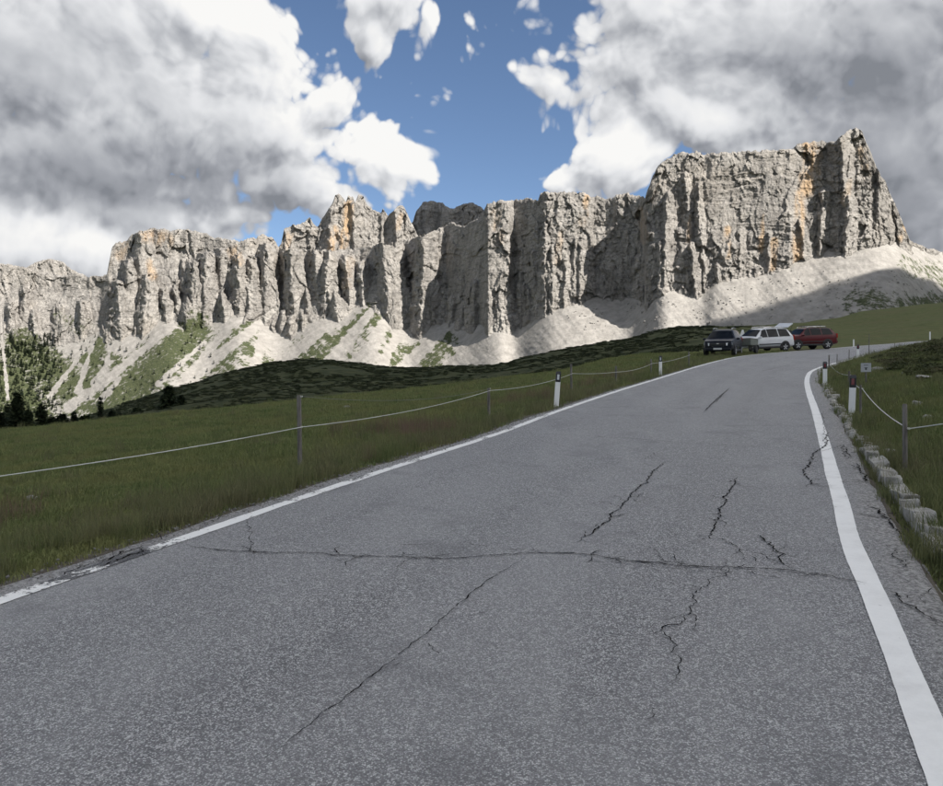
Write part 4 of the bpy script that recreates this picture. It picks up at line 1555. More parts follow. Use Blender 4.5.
        mo.box((-.05, q * (f_w(0) + .004), .60), (L * .44, .03, .07), .012)
        mo.build('side_moulding', TRIM, t)
        sl = MB()
        sl.box((-.02, q * (f_w(0) - .03), .36), (L * .48, .12, .14), .03)
        sl.build('sill', TRIM, t)
        if rails:
            rl = MB()
            rl.tube([(-1.45 * k, q * .56, H - .02), (-1.35 * k, q * .57, H + .06), (-.3 * k, q * .58, H + .075), (.25 * k, q * .57, H + .04), (.32 * k, q * .56, H - .02)], .02, 6)
            rl.build('roof_rail', CHROME if rails == 'bright' else TRIM, t)
        for xx in (hl - .92, -hl + .95):
            ar = MB()
            yy = f_w(xx)
            ring_o, ring_i = .44, .30
            ps, fc = [], []
            na = 18
            for a in range(na + 1):
                th = math.pi * (-.08 + 1.16 * a / na)
                for rr in (ring_i, ring_o):
                    ps.append((xx + rr * math.cos(th), q * (yy + .012), .36 + rr * math.sin(th)))
            for a in range(na):
                fc.append([2 * a, 2 * a + 1, 2 * a + 3, 2 * a + 2])
            ps2 = [(a, b - q * .10, c) for a, b, c in ps]
            nn = len(ps)
            fc += [[i + nn for i in reversed(f)] for f in fc]
            for a in range(na):
                fc.append([2 * a + 1, 2 * a + 1 + nn, 2 * a + 3 + nn, 2 * a + 3])
            ar.add(ps + ps2, fc)
            ar.build('wheel_arch', TRIM, t)
            wh = empty('wheel')
            wh.parent = t
            wh.location = (xx, q * (yy - .095), .355)
            ty = MB()
            ty.lathe((0, 0, 0), [(-.12, .22), (-.12, .32), (-.09, .352), (.09, .352), (.12, .32), (.12, .22)], 24)
            shade_auto(ty.build('tyre', RUBBER, wh), 40)
            rm = MB()
            rm.lathe((0, q * .085, 0), [(-.02, .232), (.02, .232), (.02, .20), (.0, .19), (-.0, .02)], 24)
            for a in range(5):
                th = 2 * math.pi * a / 5 + .3
                c, s_ = math.cos(th), math.sin(th)
                p0, p1 = (.04 * c, .04 * s_), (.21 * c, .21 * s_)
                nx, nz = -s_ * .035, c * .035
                y0, y1 = q * .10, q * .135
                rm.add([(p0[0] + nx, y0, p0[1] + nz), (p1[0] + nx, y0, p1[1] + nz), (p1[0] - nx, y0, p1[1] - nz), (p0[0] - nx, y0, p0[1] - nz),
                        (p0[0] + nx, y1, p0[1] + nz), (p1[0] + nx, y1, p1[1] + nz), (p1[0] - nx, y1, p1[1] - nz), (p0[0] - nx, y1, p0[1] - nz)],
                       [[0, 1, 2, 3], [7, 6, 5, 4], [0, 4, 5, 1], [1, 5, 6, 2], [2, 6, 7, 3], [3, 7, 4, 0]])
            rm.build('rim', ALLOY, wh)
    return t


def stand(u, v, heading_deg, off=0.0, back=0.0):
    """where the near wheels touch the plane at a pixel -> car centre"""
    p = on_plane(u, v)
    h = math.radians(heading_deg)
    hv = np.array([math.cos(h), math.sin(h)])
    lv = np.array([-hv[1], hv[0]])
    p = p - lv * off - hv * back
    return (p[0], p[1], gz(p[0], p[1]) + 0.012)


def tilt(o, h_deg):
    """lean a vehicle with the slope it stands on"""
    h = math.radians(h_deg)
    c, s = math.cos(h), math.sin(h)
    x, y = o.location.x, o.location.y
    zf, zr = gz(x + 1.4 * c, y + 1.4 * s), gz(x - 1.4 * c, y - 1.4 * s)
    zl, zz = gz(x - .8 * s, y + .8 * c), gz(x + .8 * s, y - .8 * c)
    o.location.z = (zf + zr + zl + zz) / 4 + 0.01
    o.rotation_euler = (math.atan2(zl - zz, 1.6), -math.atan2(zf - zr, 2.8), h)


PAINT_DARK = simple_mat('dark_blue_car_paint', (0.006, 0.008, 0.014), rough=0.35, spec=0.2, coat=0.1, var=.05)
PAINT_WHITE = simple_mat('silver_white_car_paint', (0.62, 0.63, 0.65), rough=0.3, spec=0.4, coat=0.4, var=.03)
PAINT_RED = simple_mat('dark_red_car_paint', (0.080, 0.006, 0.009), rough=0.35, spec=0.25, coat=0.15, var=.05)

c1 = car('parked_car', 'dark blue four wheel drive car parked nose towards the road, trailer beside it', stand(717.5, 357.0, 244, 0, 2.3), math.radians(244), PAINT_DARK,
         L=4.5, W=1.90, H=1.72, nose=1.0, boxy=0.4, rails='bright', flank=PAINT_DARK)
tilt(c1, 244)
c2 = car('parked_car', 'silver white estate car with its tailgate raised, between dark and red cars', stand(768.5, 352.0, 203, .80, 0), math.radians(203), PAINT_WHITE,
         L=4.75, W=1.90, H=1.74, nose=.96, rails='bright', open_tail=True, flank=PAINT_WHITE)
tilt(c2, 203)
c3 = car('parked_car', 'dark red estate car with roof rack parked by the grassy slope', stand(812, 349.6, 195, .78, 0), math.radians(195), PAINT_RED,
         L=4.5, W=1.84, H=1.68, nose=.98, boxy=.2, rails='bright', flank=PAINT_RED)
tilt(c3, 195)
rk = MB()
for xx in (-.9, -.1):
    rk.box((xx, 0, 1.78), (.06, 1.2, .035), .01)
for yy in (-.5, .5):
    rk.box((-.5, yy, 1.81), (1.3, .04, .03), .01)
rk.build('roof_rack', TRIM, c3)

# trailer
tp = stand(746.3, 354.0, 232)
tr = empty('car_trailer', tp, math.radians(232))
tag(tr, 'small grey box trailer standing between the dark car and the silver white car', 'trailer')
GALV = simple_mat('galvanised_sheet', (0.15, 0.16, 0.135), rough=0.55, metal=0.2, var=.2)
b = MB()
b.box((0, 0, .56), (1.5, 1.06, .04))
for yy in (-.53, .53):
    b.box((0, yy, .78), (1.5, .04, .44), .01)
for xx in (-.75, .75):
    b.box((xx, 0, .78), (.04, 1.04, .44), .01)
b.build('load_box', GALV, tr)
b = MB()
b.box((0, 0, 1.012), (1.56, 1.14, .03), .01)
b.build('cover', simple_mat('grey_tarpaulin', (0.10, 0.105, 0.10), rough=0.8), tr)
b = MB()
b.tube([(.75, .3, .5), (1.6, 0, .48)], .03, 8)
b.tube([(.75, -.3, .5), (1.6, 0, .48)], .03, 8)
b.tube([(1.6, 0, .48), (1.6, 0, .05)], .025, 8)
b.build('drawbar', TRIM, tr)
for q in (1, -1):
    wh = empty('wheel')
    wh.parent = tr
    wh.location = (-.05, q * .62, .27)
    ty = MB()
    ty.lathe((0, 0, 0), [(-.08, .15), (-.08, .24), (-.06, .268), (.06, .268), (.08, .24), (.08, .15)], 20)
    shade_auto(ty.build('tyre', RUBBER, wh), 40)
    rm = MB()
    rm.lathe((0, q * .05, 0), [(-.02, .16), (.02, .16), (.015, .05), (.03, .03)], 18)
    rm.build('rim', ALLOY, wh)
    mg = MB()
    n = 10
    ps, fc = [], []
    for a in range(n + 1):
        th = math.pi * a / n
        for yy in (-.1, .1):
            ps.append((.33 * math.cos(th), yy, .33 * math.sin(th)))
    for a in range(n):
        fc.append([2 * a, 2 * a + 1, 2 * a + 3, 2 * a + 2])
    mg.add(ps, fc)
    o = mg.build('mudguard', TRIM, tr)
    o.location = (-.05, q * .62, .27)
    md = o.modifiers.new('thickness', 'SOLIDIFY')
    md.thickness = .012

# ------------------------------------------------------------------ roadside marker posts
WHITE_PL = simple_mat('white_marker_plastic', (0.74, 0.74, 0.73), rough=0.5, var=.08, scale=14)
BLACK_PL = simple_mat('black_marker_band', (0.018, 0.018, 0.019), rough=0.5)
RED_REF = simple_mat('red_reflector', (0.14, 0.012, 0.016), rough=0.25, spec=.7)
GREY_REF = simple_mat('white_reflector', (0.50, 0.52, 0.55), rough=0.2, spec=.8)


def marker(u, v, vtop, refl, label, face=None, lean=(0, 0), group='roadside marker posts', plain=False, dist=None):
    p = ray_ground(u, v) if dist is None else np.array([(u - CX) / F_PX * dist, dist])
    z0 = gz(p[0], p[1])
    h = CAM_H + p[1] * (CY - vtop) / F_PX - z0
    h = float(np.clip(h, .55, 1.05))
    fa = math.atan2(-p[1], -p[0]) if face is None else face
    t = empty('marker_post', (p[0], p[1], z0 - .03), fa + math.pi / 2)
    t.rotation_euler = (lean[0], lean[1], fa + math.pi / 2)
    tag(t, label, 'marker post', group)
    w, d = .058, .045
    sec = [(-w, -d * .2), (-w * .8, -d), (w * .8, -d), (w, -d * .2), (w * .75, d), (-w * .75, d)]
    n = len(sec)

    def shell(z0_, z1_, grow, slant):
        vs = [(x * grow, y * grow, z0_ + (slant * .35 * (y / d) if z0_ > .1 else 0)) for x, y in sec]
        vs += [(x * grow, y * grow, z1_ + slant * (y / d)) for x, y in sec]
        fs = [list(range(n - 1, -1, -1)), list(range(n, 2 * n))]
        fs += [[i, (i + 1) % n, (i + 1) % n + n, i + n] for i in range(n)]
        return MB().add(vs, fs)
    top = h + .03
    shell(0, top - .26 * h, 1.0, 0).build('post', WHITE_PL, t)
    if plain:
        shell(top - .26 * h, top, 1.0, .02).build('post_top', WHITE_PL, t)
    else:
        shell(top - .26 * h + .001, top, 1.03, .03).build('black_band', BLACK_PL, t)
        r = MB()
        r.box((0, -d * 1.03 - .006, top - .13 * h), (.05, .012, .15 * h), .003)
        r.build('reflector', refl, t)
    return t


marker(556, 407.5, 372.5, GREY_REF, 'white post with black top and pale reflector beside the left road edge, nearer of two', lean=(0, math.radians(4)))
marker(660.5, 375.5, 356.5, GREY_REF, 'white post with black top and pale reflector downhill from the dark blue car')
marker(851.5, 417.5, 376.5, RED_REF, 'white post with black top and red reflector inside the bend, tallest beside the fence', lean=(0, math.radians(2)))
marker(825, 386, 362.5, RED_REF, 'white post with black top where the white line curves round the bend')
marker(858, 361, 345, RED_REF, 'white post with black top past the small square sign, inside the bend')
marker(853.7, 347.2, 339.6, RED_REF, 'small plain white post across the road beyond the red car', plain=True)
marker(930, 341, 331.4, RED_REF, 'plain white post where the road vanishes behind the grassy bank', plain=True, dist=74)

# ------------------------------------------------------------------ pasture fences
m_, nt_, bs_, o_ = new_mat('weathered_fence_wood')
tc_ = nt_.node('ShaderNodeTexCoord')
w1 = nt_.noise(nt_.vmul(tc_.outputs['Object'], (30, 30, 3)), 1.0, 6, .65)
nt_.put(bs_.inputs['Base Color'], nt_.mix(nt_.ramp(w1, .3, .7), (.085, .078, .070), (.22, .205, .19)))
bs_.inputs['Roughness'].default_value = .9
bump(nt_, bs_, w1, .6, .01)
WOOD = m_
TAPE = simple_mat('white_fence_tape', (0.55, 0.56, 0.54), rough=.7, var=.25, scale=3)
WIRE = simple_mat('fence_wire', (0.16, 0.16, 0.155), rough=.5, metal=.4)
INSUL = simple_mat('insulator_plastic', (0.50, 0.50, 0.44), rough=.6)


def fence(name, label, posts, r0=.04):
    """posts: (u, v_base, v_top, tape rows [v...], radius) ; tapes join the k-th row of each"""
    root_p = None
    t = None
    tops = []
    for i, (u, vb, vt, tapes, rad, fixed) in enumerate(posts):
        p = ray_ground(u, vb) if fixed is None else np.array(fixed, float)
        z0 = gz(p[0], p[1])
        zt = CAM_H + p[1] * (CY - vt) / F_PX if fixed is None else z0 + vt
        if t is None:
            t = empty(name, (p[0], p[1], z0))
            tag(t, label, 'fence')
            root_p = np.array([p[0], p[1], z0])
        h = max(zt - z0, .3)
        mb = MB()
        n = 9
        rr = random.Random(i * 7 + len(posts))
        lx, ly = rr.uniform(-.02, .02) * h, rr.uniform(-.02, .02) * h
        zs = [-.1, 0, h * .3, h * .6, h - .015, h]
        mb.tube([(lx * z / h, ly * z / h, z) for z in zs], [rad * 1.05, rad * 1.05, rad, rad * rr.uniform(.93, 1.03), rad * .96, rad * .8], n)
        o = mb.build('post', WOOD, t)
        o.location = Vector((p[0], p[1], z0)) - Vector(root_p)
        shade_auto(o, 45)
        row = []
        for k, tv in enumerate(tapes):
            if tv is None:
                row.append(None)
                continue
            z = CAM_H + p[1] * (CY - tv) / F_PX if fixed is None else z0 + tv
            z = float(np.clip(z, z0 + .25, z0 + h + .02))
            q = np.array([p[0] + rad * .9, p[1] - rad * 1.3, z]) - root_p
            row.append(q)
            ins = MB()
            ins.tube([Vector(q) + Vector((0, .04, 0)), Vector(q) + Vector((0, -.012, 0))], .014, 6)
            ins.build('insulator', INSUL, t)
        tops.append(row)
    nrow = max(len(r) for r in tops)
    for k in range(nrow):
        for a, b_ in zip(tops[:-1], tops[1:]):
            if k >= len(a) or k >= len(b_) or a[k] is None or b_[k] is None:
                continue
            p0, p1 = a[k], b_[k]
            L = np.linalg.norm(p1 - p0)
            sag = (.012 if k == 0 else .02) * L
            pts = []
            for s in np.linspace(0, 1, 15):
                q = p0 + (p1 - p0) * s
                q = q - np.array([0, 0, sag * 4 * s * (1 - s)])
                pts.append(q)
            mb = MB()
            mb.tube(pts, .0062 if k == 0 else .0035, 5)
            mb.build('fence_tape' if k == 0 else 'wire', TAPE if k == 0 else WIRE, t)
    return t


fence('pasture_fence', 'thin post and tape fence along the left meadow edge',
      [(0, 0, 1.05, [.76], .045, (-6.4, 5.6)), (300, 471, 395, [427, 396.5], .032, None), (489, 418, 388, [390.5, 388.5], .032, None), (571.5, 393, 364, [373.5], .035, None),
       (616, 385.5, 366, [372], .035, None), (651, 375.5, 359, [363.5], .035, None), (689, 367.5, 352, [355], .035, None)])
fence('pasture_fence', 'thin post and tape fence climbing the bank inside the bend',
      [(0, 0, .95, [.55], .045, (5.9, 7.6)), (905, 472, 404, [428.5], .027, None), (860.5, 416, 385, [388.5], .022, None), (849, 386, 371, [375], .03, None), (829, 371, 355, [367.5], .025, None)])


def stake(u, vb, vt, label, rad=.02):
    p = ray_ground(u, vb)
    z0 = gz(p[0], p[1])
    h = CAM_H + p[1] * (CY - vt) / F_PX - z0
    mb = MB()
    mb.tube([(0, 0, -.08), (0.004, 0, h * .5), (.012, .004, h)], [rad, rad, rad * .8], 7)
    mb.tube([(0.012, 0, h * .82), (.012, -.05, h * .82)], .008, 5)
    o = mb.build('fence_stake', WOOD, None)
    o.location = (p[0], p[1], z0)
    return tag(o, label, 'stake', 'thin stakes round the bend')


stake(837, 364.8, 354, 'short thin stake by the white line, nearest the curved line\'s post')
stake(849, 361, 349.5, 'thin stake standing just before the black topped post past the square sign')
stake(869, 356.5, 334, 'tall thin pole on the verge behind the small square sign', .022)
stake(894.5, 351, 343, 'short stake at the verge where the road nears the grassy bank crest')

# ------------------------------------------------------------------ small square sign
p = ray_ground(866, 386.0)
zg = gz(p[0], p[1])
zc = CAM_H + p[1] * (CY - 367.5) / F_PX
t = empty('square_sign', (p[0], p[1], zg), math.atan2(-p[1], -p[0]) + math.pi / 2)
tag(t, 'small square pale grey sign on a short post in the bank grass', 'sign')
sz = 9.3 * p[1] / F_PX
mb = MB()
mb.tube([(0, .02, -.1), (0, .02, zc - zg + sz * .4)], .02, 8)
mb.build('post', WOOD, t)
mb = MB()
mb.box((0, 0, zc - zg), (sz, .012, sz * .95), .003)
pan = mb.build('panel', simple_mat('sign_panel_grey', (0.40, 0.41, 0.42), rough=.5, var=.15), t)
mb = MB()
mb.box((0, -.0085, zc - zg - sz * .16), (sz * .17, .004, sz * .20))
mb.box((0, -.0085, zc - zg - sz * .03), (sz * .32, .004, sz * .07))
mb.box((0, -.0085, zc - zg + sz * .25), (sz * .42, .004, sz * .06))
mb.build('symbol', simple_mat('sign_symbol_dark', (.05, .05, .055), rough=.6), t)

# white triangular panel by the parked cars
d = 59.5
x = (742.4 - CX) / F_PX * d
zg = gz(x, d)
zt = CAM_H + d * (CY - 329.8) / F_PX
zb_ = CAM_H + d * (CY - 337.5) / F_PX
t = empty('triangular_panel', (x, d, zg))
tag(t, 'small white triangular panel standing behind the bonnet of the silver white car', 'panel')
mb = MB()
mb.add([(-.24, -.02, zb_ - zg), (.24, -.02, zb_ - zg), (.07, -.02, zt - zg), (-.03, -.02, zt - zg), (-.24, .02, zb_ - zg), (.24, .02, zb_ - zg), (.07, .02, zt - zg), (-.03, .02, zt - zg)],
       [[0, 1, 2, 3], [7, 6, 5, 4], [0, 4, 5, 1], [1, 5, 6, 2], [2, 6, 7, 3], [3, 7, 4, 0]])
mb.build('panel', WHITE_PL, t)
mb = MB()
mb.tube([(0, .045, -.05), (0, .045, zt - zg - .1)], .025, 8)
mb.build('post', TRIM, t)

# ------------------------------------------------------------------ stone kerb and loose rocks
m_, nt_, bs_, o_ = new_mat('kerb_limestone')
g_ = nt_.node('ShaderNodeNewGeometry')
a1 = nt_.noise(g_.outputs['Position'], 7, 6, .65)
a2 = nt_.noise(g_.outputs['Position'], 40, 5, .7)
oi = nt_.node('ShaderNodeObjectInfo')
c_ = nt_.mix(nt_.ramp(a1, .3, .7), (.27, .26, .235), (.50, .485, .45))
c_ = nt_.mix(nt_.ramp(a2, .5, .75, 0, .6), c_, (.12, .115, .10))
c_ = nt_.mix(nt_.ramp(oi.outputs['Random'], 0, 1, 0, .35, False), c_, (.26, .25, .22))
nt_.put(bs_.inputs['Base Color'], c_)
bs_.inputs['Roughness'].default_value = .95
bump(nt_, bs_, nt_.math('ADD', a1, a2), .8, .02)
STONE = m_


def stone_mesh(seed, squash=(1, 1, 1), sub=2, boxy=.55, rough=.22):
    import bmesh
    bm = bmesh.new()
    bmesh.ops.create_icosphere(bm, subdivisions=sub, radius=1.0)
    r = np.random.default_rng(seed)
    vs = np.array([v.co[:] for v in bm.verts])
    e = np.sign(vs) * np.abs(vs) ** boxy
    e = e / np.abs(e).max(1)[:, None].clip(.8)
    ph = r.uniform(0, 6, 12)
    n = sum(np.sin(vs @ r.normal(0, 2.2, 3) + ph[i]) for i in range(8)) / 8
    n2 = sum(np.sin(vs @ r.normal(0, 5.5, 3) + ph[i]) for i in range(8)) / 8
    e = e * (1 + rough * n + rough * .5 * n2)[:, None] * np.array(squash)
    f = [[v.index for v in fc.verts] for fc in bm.faces]
    bm.free()
    me = bpy.data.meshes.new('stone')
    me.from_pydata([tuple(q) for q in e], [], f)
    me.update()
    me.materials.append(STONE)
    me.polygons.foreach_set('use_smooth', np.ones(len(me.polygons), bool))
    me.set_sharp_from_angle(angle=math.radians(38))
    return me


KS = [stone_mesh(s, (.5, .33, .5), 2) for s in range(8)]
KB = [stone_mesh(50 + s, (.5, .42, .5), 3, .36, .20) for s in range(8)]
kp = np.array([on_plane(u, v) for u, v in [(1030, 640), (985, 596), (946, 556), (926, 527), (908, 504), (892, 484), (880, 468), (869, 452.5)]])
kp, ks_ = resample(kp, .05)
ktan = np.gradient(kp, axis=0)
root = empty('stone_kerb', (kp[len(kp) // 2][0], kp[len(kp) // 2][1], gz(*kp[len(kp) // 2])))
tag(root, 'low rough kerb of pale limestone blocks between right asphalt edge and bank', 'kerb')
r = random.Random(3)
s = 0.0
while s < ks_[-1]:
    L = r.uniform(.25, .75)
    i = min(len(kp) - 1, int((s + L / 2) / .05))
    x, y = kp[i] + np.array([r.uniform(-.015, .015), r.uniform(-.015, .015)])
    hgt = r.uniform(.15, .25)
    o = bpy.data.objects.new('stone', KB[r.randrange(8)])
    link(o, root)
    zg = plane(x, y)
    o.location = Vector((x, y, zg + .005)) - root.location
    o.scale = (L * 1.10, r.uniform(.15, .20), hgt * .66)
    o.rotation_euler = (r.uniform(-.15, .15), r.uniform(-.10, .10), math.atan2(ktan[i][1], ktan[i][0]) + r.uniform(-.10, .10))
    s += L * .90
# broken, lower end of the kerb round the bend
kp2 = np.array([on_plane(u, v) for u, v in [(868, 449), (857, 437), (848, 424), (840, 411), (833, 399), (828, 390), (825, 384)]])
kp2, ks2 = resample(kp2, .1)
root2 = empty('broken_kerb', (kp2[0][0], kp2[0][1], gz(*kp2[0])))
tag(root2, 'broken line of small pale kerb stones below the marker posts', 'kerb')
s = .1
while s < ks2[-1] - .2:
    i = int(s / .1)
    x, y = kp2[i] + np.array([r.uniform(-.05, .05), r.uniform(-.05, .05)])
    o = bpy.data.objects.new('stone', KS[r.randrange(8)])
    link(o, root2)
    L = r.uniform(.08, .24)
    o.location = Vector((x, y, plane(x, y) + .01)) - root2.location
    o.scale = (L, L * r.uniform(.6, .9), L * r.uniform(.4, .65))
    o.rotation_euler = (r.uniform(-.3, .3), r.uniform(-.3, .3), r.uniform(0, 6))
    s += L * r.uniform(.9, 2.6)

ROCK_SPOTS = [(33, 499, .14, 'small pale stone lying in the meadow grass'), (277, 445, .16, 'small pale stone lying in the meadow grass'),
              (347, 408, .2, 'small pale stone lying in the meadow grass'), (116, 497, .1, 'small pale stone lying in the meadow grass'),
              (879, 371.5, .35, 'flat whitish rock beside the small square sign'), (925, 381, .35, 'pale flat rock among shrubs on the bank'),
              (890, 455, .22, 'grey stone in the grass behind the stone kerb, by the fence post'), (897, 361, .25, 'pale flat rock among shrubs on the bank'),
              (906, 375, .3, 'pale flat rock among shrubs on the bank'), (930, 420, .2, 'pale flat rock among shrubs on the bank'), (918, 405, .18, 'pale flat rock among shrubs on the bank')]
for i, (u, v, size, lab) in enumerate(ROCK_SPOTS):
    p = ray_ground(u, v)
    o = bpy.data.objects.new('rock', KS[i % 8])
    link(o)
    o.location = (p[0], p[1], gz(p[0], p[1]) + size * .06)
    o.scale = (size * 1.0, size * .9, size * .55)
    o.rotation_euler = (.15, .1, i * 1.3)
    tag(o, lab, 'rock', 'pale stones in the grass' if 'meadow' in lab or 'among' in lab else None)

# ------------------------------------------------------------------ vegetation
def mat_leaf(name, cols, rough=.8, patch=.6, trans=.25):
    m, nt, bs, out = new_mat(name)
    geo = nt.node('ShaderNodeNewGeometry')
    oi = nt.node('ShaderNodeObjectInfo')
    n = nt.noise(geo.outputs['Position'], patch, 3, .55)
    a, b, c = cols
    col = nt.mix(nt.ramp(oi.outputs['Random'], 0, 1, 0, 1, False), a, b)
    col = nt.mix(nt.ramp(n, .42, .66), col, c)
    nt.put(bs.inputs['Base Color'], col)
    bs.inputs['Roughness'].default_value = rough
    bs.inputs['Specular IOR Level'].default_value = .2
    tr = nt.node('ShaderNodeBsdfTranslucent')
    nt.put(tr.inputs[0], col)
    mx = nt.node('ShaderNodeMixShader')
    mx.inputs[0].default_value = trans
    nt.l.new(bs.outputs[0], mx.inputs[1])
    nt.l.new(tr.outputs[0], mx.inputs[2])
    nt.l.new(mx.outputs[0], out.inputs[0])
    return m


def scatter(name, label, pts, rots, scales, variants, mat, smooth=False):
    """one object: a cloud of points and a few small plants; nodes put a plant on every point"""
    pts = np.asarray(pts, float)
    n = len(pts)
    V, F, kind = [pts], [], [np.zeros(n, int)]
    base = n
    for k, (v, f) in enumerate(variants):
        V.append(np.asarray(v))
        F.append(np.asarray(f) + base)
        kind.append(np.full(len(v), k + 1))
        base += len(v)
    V = np.vstack(V)
    F = np.vstack(F)
    kind = np.concatenate(kind)
    nv = len(V) - n
    pick = np.concatenate([rng.integers(0, len(variants), n), np.zeros(nv, int)])
    rot = np.vstack([rots, np.zeros((nv, 3))])
    sc = np.vstack([scales, np.ones((nv, 3))])
    o = mesh_np(name, V, F, mat, smooth=smooth, attrs={'part_kind': kind, 'pick': pick, 'rot': rot, 'scl': sc})
    tag(o, label, kind='stuff')
    g = bpy.data.node_groups.new(name + '_scatter', 'GeometryNodeTree')
    g.interface.new_socket('Geometry', in_out='INPUT', socket_type='NodeSocketGeometry')
    g.interface.new_socket('Geometry', in_out='OUTPUT', socket_type='NodeSocketGeometry')
    N, L = g.nodes, g.links
    gi, go = N.new('NodeGroupInput'), N.new('NodeGroupOutput')

    def named(nm, typ):
        a = N.new('GeometryNodeInputNamedAttribute')
        a.data_type = typ
        a.inputs['Name'].default_value = nm
        return a.outputs['Attribute']

    def equal(sock, val):
        c = N.new('FunctionNodeCompare')
        c.data_type = 'INT'
        c.operation = 'EQUAL'
        L.new(sock, c.inputs[2])
        c.inputs[3].default_value = val
        return c.outputs[0]

    def sep(geo, sel):
        s = N.new('GeometryNodeSeparateGeometry')
        s.domain = 'POINT'
        L.new(geo, s.inputs[0])
        L.new(sel, s.inputs[1])
        return s.outputs[0]
    kd = named('part_kind', 'INT')
    points = sep(gi.outputs[0], equal(kd, 0))
    join = N.new('GeometryNodeJoinGeometry')
    pk = named('pick', 'INT')
    rt = named('rot', 'FLOAT_VECTOR')
    e2r = N.new('FunctionNodeEulerToRotation')
    L.new(rt, e2r.inputs[0])
    sl = named('scl', 'FLOAT_VECTOR')
    for k in range(len(variants)):
        src = sep(gi.outputs[0], equal(kd, k + 1))
        ip = N.new('GeometryNodeInstanceOnPoints')
        L.new(points, ip.inputs['Points'])
        L.new(equal(pk, k), ip.inputs['Selection'])
        L.new(src, ip.inputs['Instance'])
        L.new(e2r.outputs[0], ip.inputs['Rotation'])
        L.new(sl, ip.inputs['Scale'])
        L.new(ip.outputs[0], join.inputs[0])
    L.new(join.outputs[0], go.inputs[0])
    md = o.modifiers.new('scatter', 'NODES')
    md.node_group = g
    return o


def tuft(seed, blades, rad, h0, h1, w, lean=.5, head=False):
    r = np.random.default_rng(seed)
    V, F = [], []
    for i in range(blades):
        a, d = r.uniform(0, 6.283), rad * math.sqrt(r.uniform(0, 1))
        x, y = d * math.cos(a), d * math.sin(a)
        h = r.uniform(h0, h1)
        b = r.uniform(0, 6.283)
        lx, ly = math.cos(b) * lean * h * r.uniform(.2, 1), math.sin(b) * lean * h * r.uniform(.2, 1)
        c = r.uniform(0, 6.283)
        wx, wy = math.cos(c) * w, math.sin(c) * w
        k = len(V)
        V += [(x - wx, y - wy, -.02), (x + wx, y + wy, -.02), (x + lx * .35 + wx * .7, y + ly * .35 + wy * .7, h * .6), (x + lx * .35 - wx * .7, y + ly * .35 - wy * .7, h * .6),
              (x + lx, y + ly, h * (1 - .15 * lean))]
        F += [(k, k + 1, k + 2), (k, k + 2, k + 3), (k + 3, k + 2, k + 4)]
    return np.array(V), np.array(F)


def sample_polar(n, r0, r1, a0, a1, power):
    """points whose density per area falls as r**-power"""
    q = 2 - power
    uu = rng.uniform(0, 1, n)
    r = (r0 ** q + uu * (r1 ** q - r0 ** q)) ** (1 / q) if abs(q) > 1e-6 else r0 * (r1 / r0) ** uu
    a = rng.uniform(a0, a1, n)
    return r * np.sin(a), r * np.cos(a), r


def place_grass(name, label, n, r0, r1, a0, a1, power, variants, mat, cond, smin, smax, rscale=0.0, hz=1.0):
    x, y, r = sample_polar(n, r0, r1, a0, a1, power)
    z, dl, dr = ground_z(x, y)
    k = cond(x, y, dl, dr)
    x, y, z, r = x[k], y[k], z[k], r[k]
    m = len(x)
    s = rng.uniform(smin, smax, m) * (1 + rscale * np.clip(r - r0, 0, None))
    sc = np.stack([s, s, s * hz * rng.uniform(.7, 1.25, m)], 1)
    rot = np.stack([rng.uniform(-.12, .12, m), rng.uniform(-.12, .12, m), rng.uniform(0, 6.283, m)], 1)
    return scatter(name, label, np.stack([x, y, z], 1), rot, sc, variants, mat)


GRASS = mat_leaf('meadow_grass_blades', ((.105, .146, .050), (.225, .245, .102), (.205, .212, .085)), patch=.5)
DRY = mat_leaf('tall_verge_grass', ((.100, .130, .048), (.20, .205, .095), (.165, .155, .085)), patch=.8)
SEED = mat_leaf('reddish_seed_grass', ((.165, .105, .080), (.215, .150, .11), (.14, .13, .07)), patch=1.2)
SHORT = [tuft(s, 46, .17, .018, .060, .0030, 1.1) for s in range(4)]
CLUMP = [tuft(10 + s, 60, .13, .05, .13, .0030, .9) for s in range(3)]
TALL = [tuft(20 + s, 30, .10, .12, .27, .0026, .55) for s in range(4)]
WISP = [tuft(40 + s, 16, .12, .20, .36, .0016, .35) for s in range(3)]

off_road = lambda x, y, dl, dr: (dl > .05) | (dr > .05)
place_grass('meadow_grass', 'short green pasture grass covering the meadow on both sides', 90000, 3.5, 62, -.66, .66, 1.25, SHORT, GRASS,
            lambda x, y, dl, dr: ((dl > .12) | (dr > .10)), .75, 1.3, .022)
place_grass('grass_clumps', 'darker clumps of longer grass dotted over the pasture', 9000, 5, 60, -.66, .66, 1.2, CLUMP, GRASS,
            lambda x, y, dl, dr: ((dl > .6) | (dr > .4)) & (fbm(x / 1.3, y / 1.3, 3, 79) > .22), .7, 1.5, .012)
place_grass('verge_grass', 'taller tufted grass growing along the asphalt edges and kerb', 52000, 3.5, 55, -.66, .66, 1.1, TALL, DRY,
            lambda x, y, dl, dr: (((dl > .02) & (rng.uniform(0, 1, len(x)) < np.exp(-dl / 1.1) + .05)) | ((dr > .0) & (rng.uniform(0, 1, len(x)) < .75 * np.exp(-dr / .8) + .10)))
            & (fbm(x / 1.4, y / 1.4, 2, 77) > -.35), .55, 1.15, .012)
place_grass('seed_grass', 'reddish brown seeding grass in patches near the road', 26000, 4, 45, -.66, .66, 1.2, WISP, SEED,
            lambda x, y, dl, dr: (dl > .25) & (dl < 4.5) & (fbm(x / 2.6, y / 2.6, 2, 88) > .42), .7, 1.15, .01)


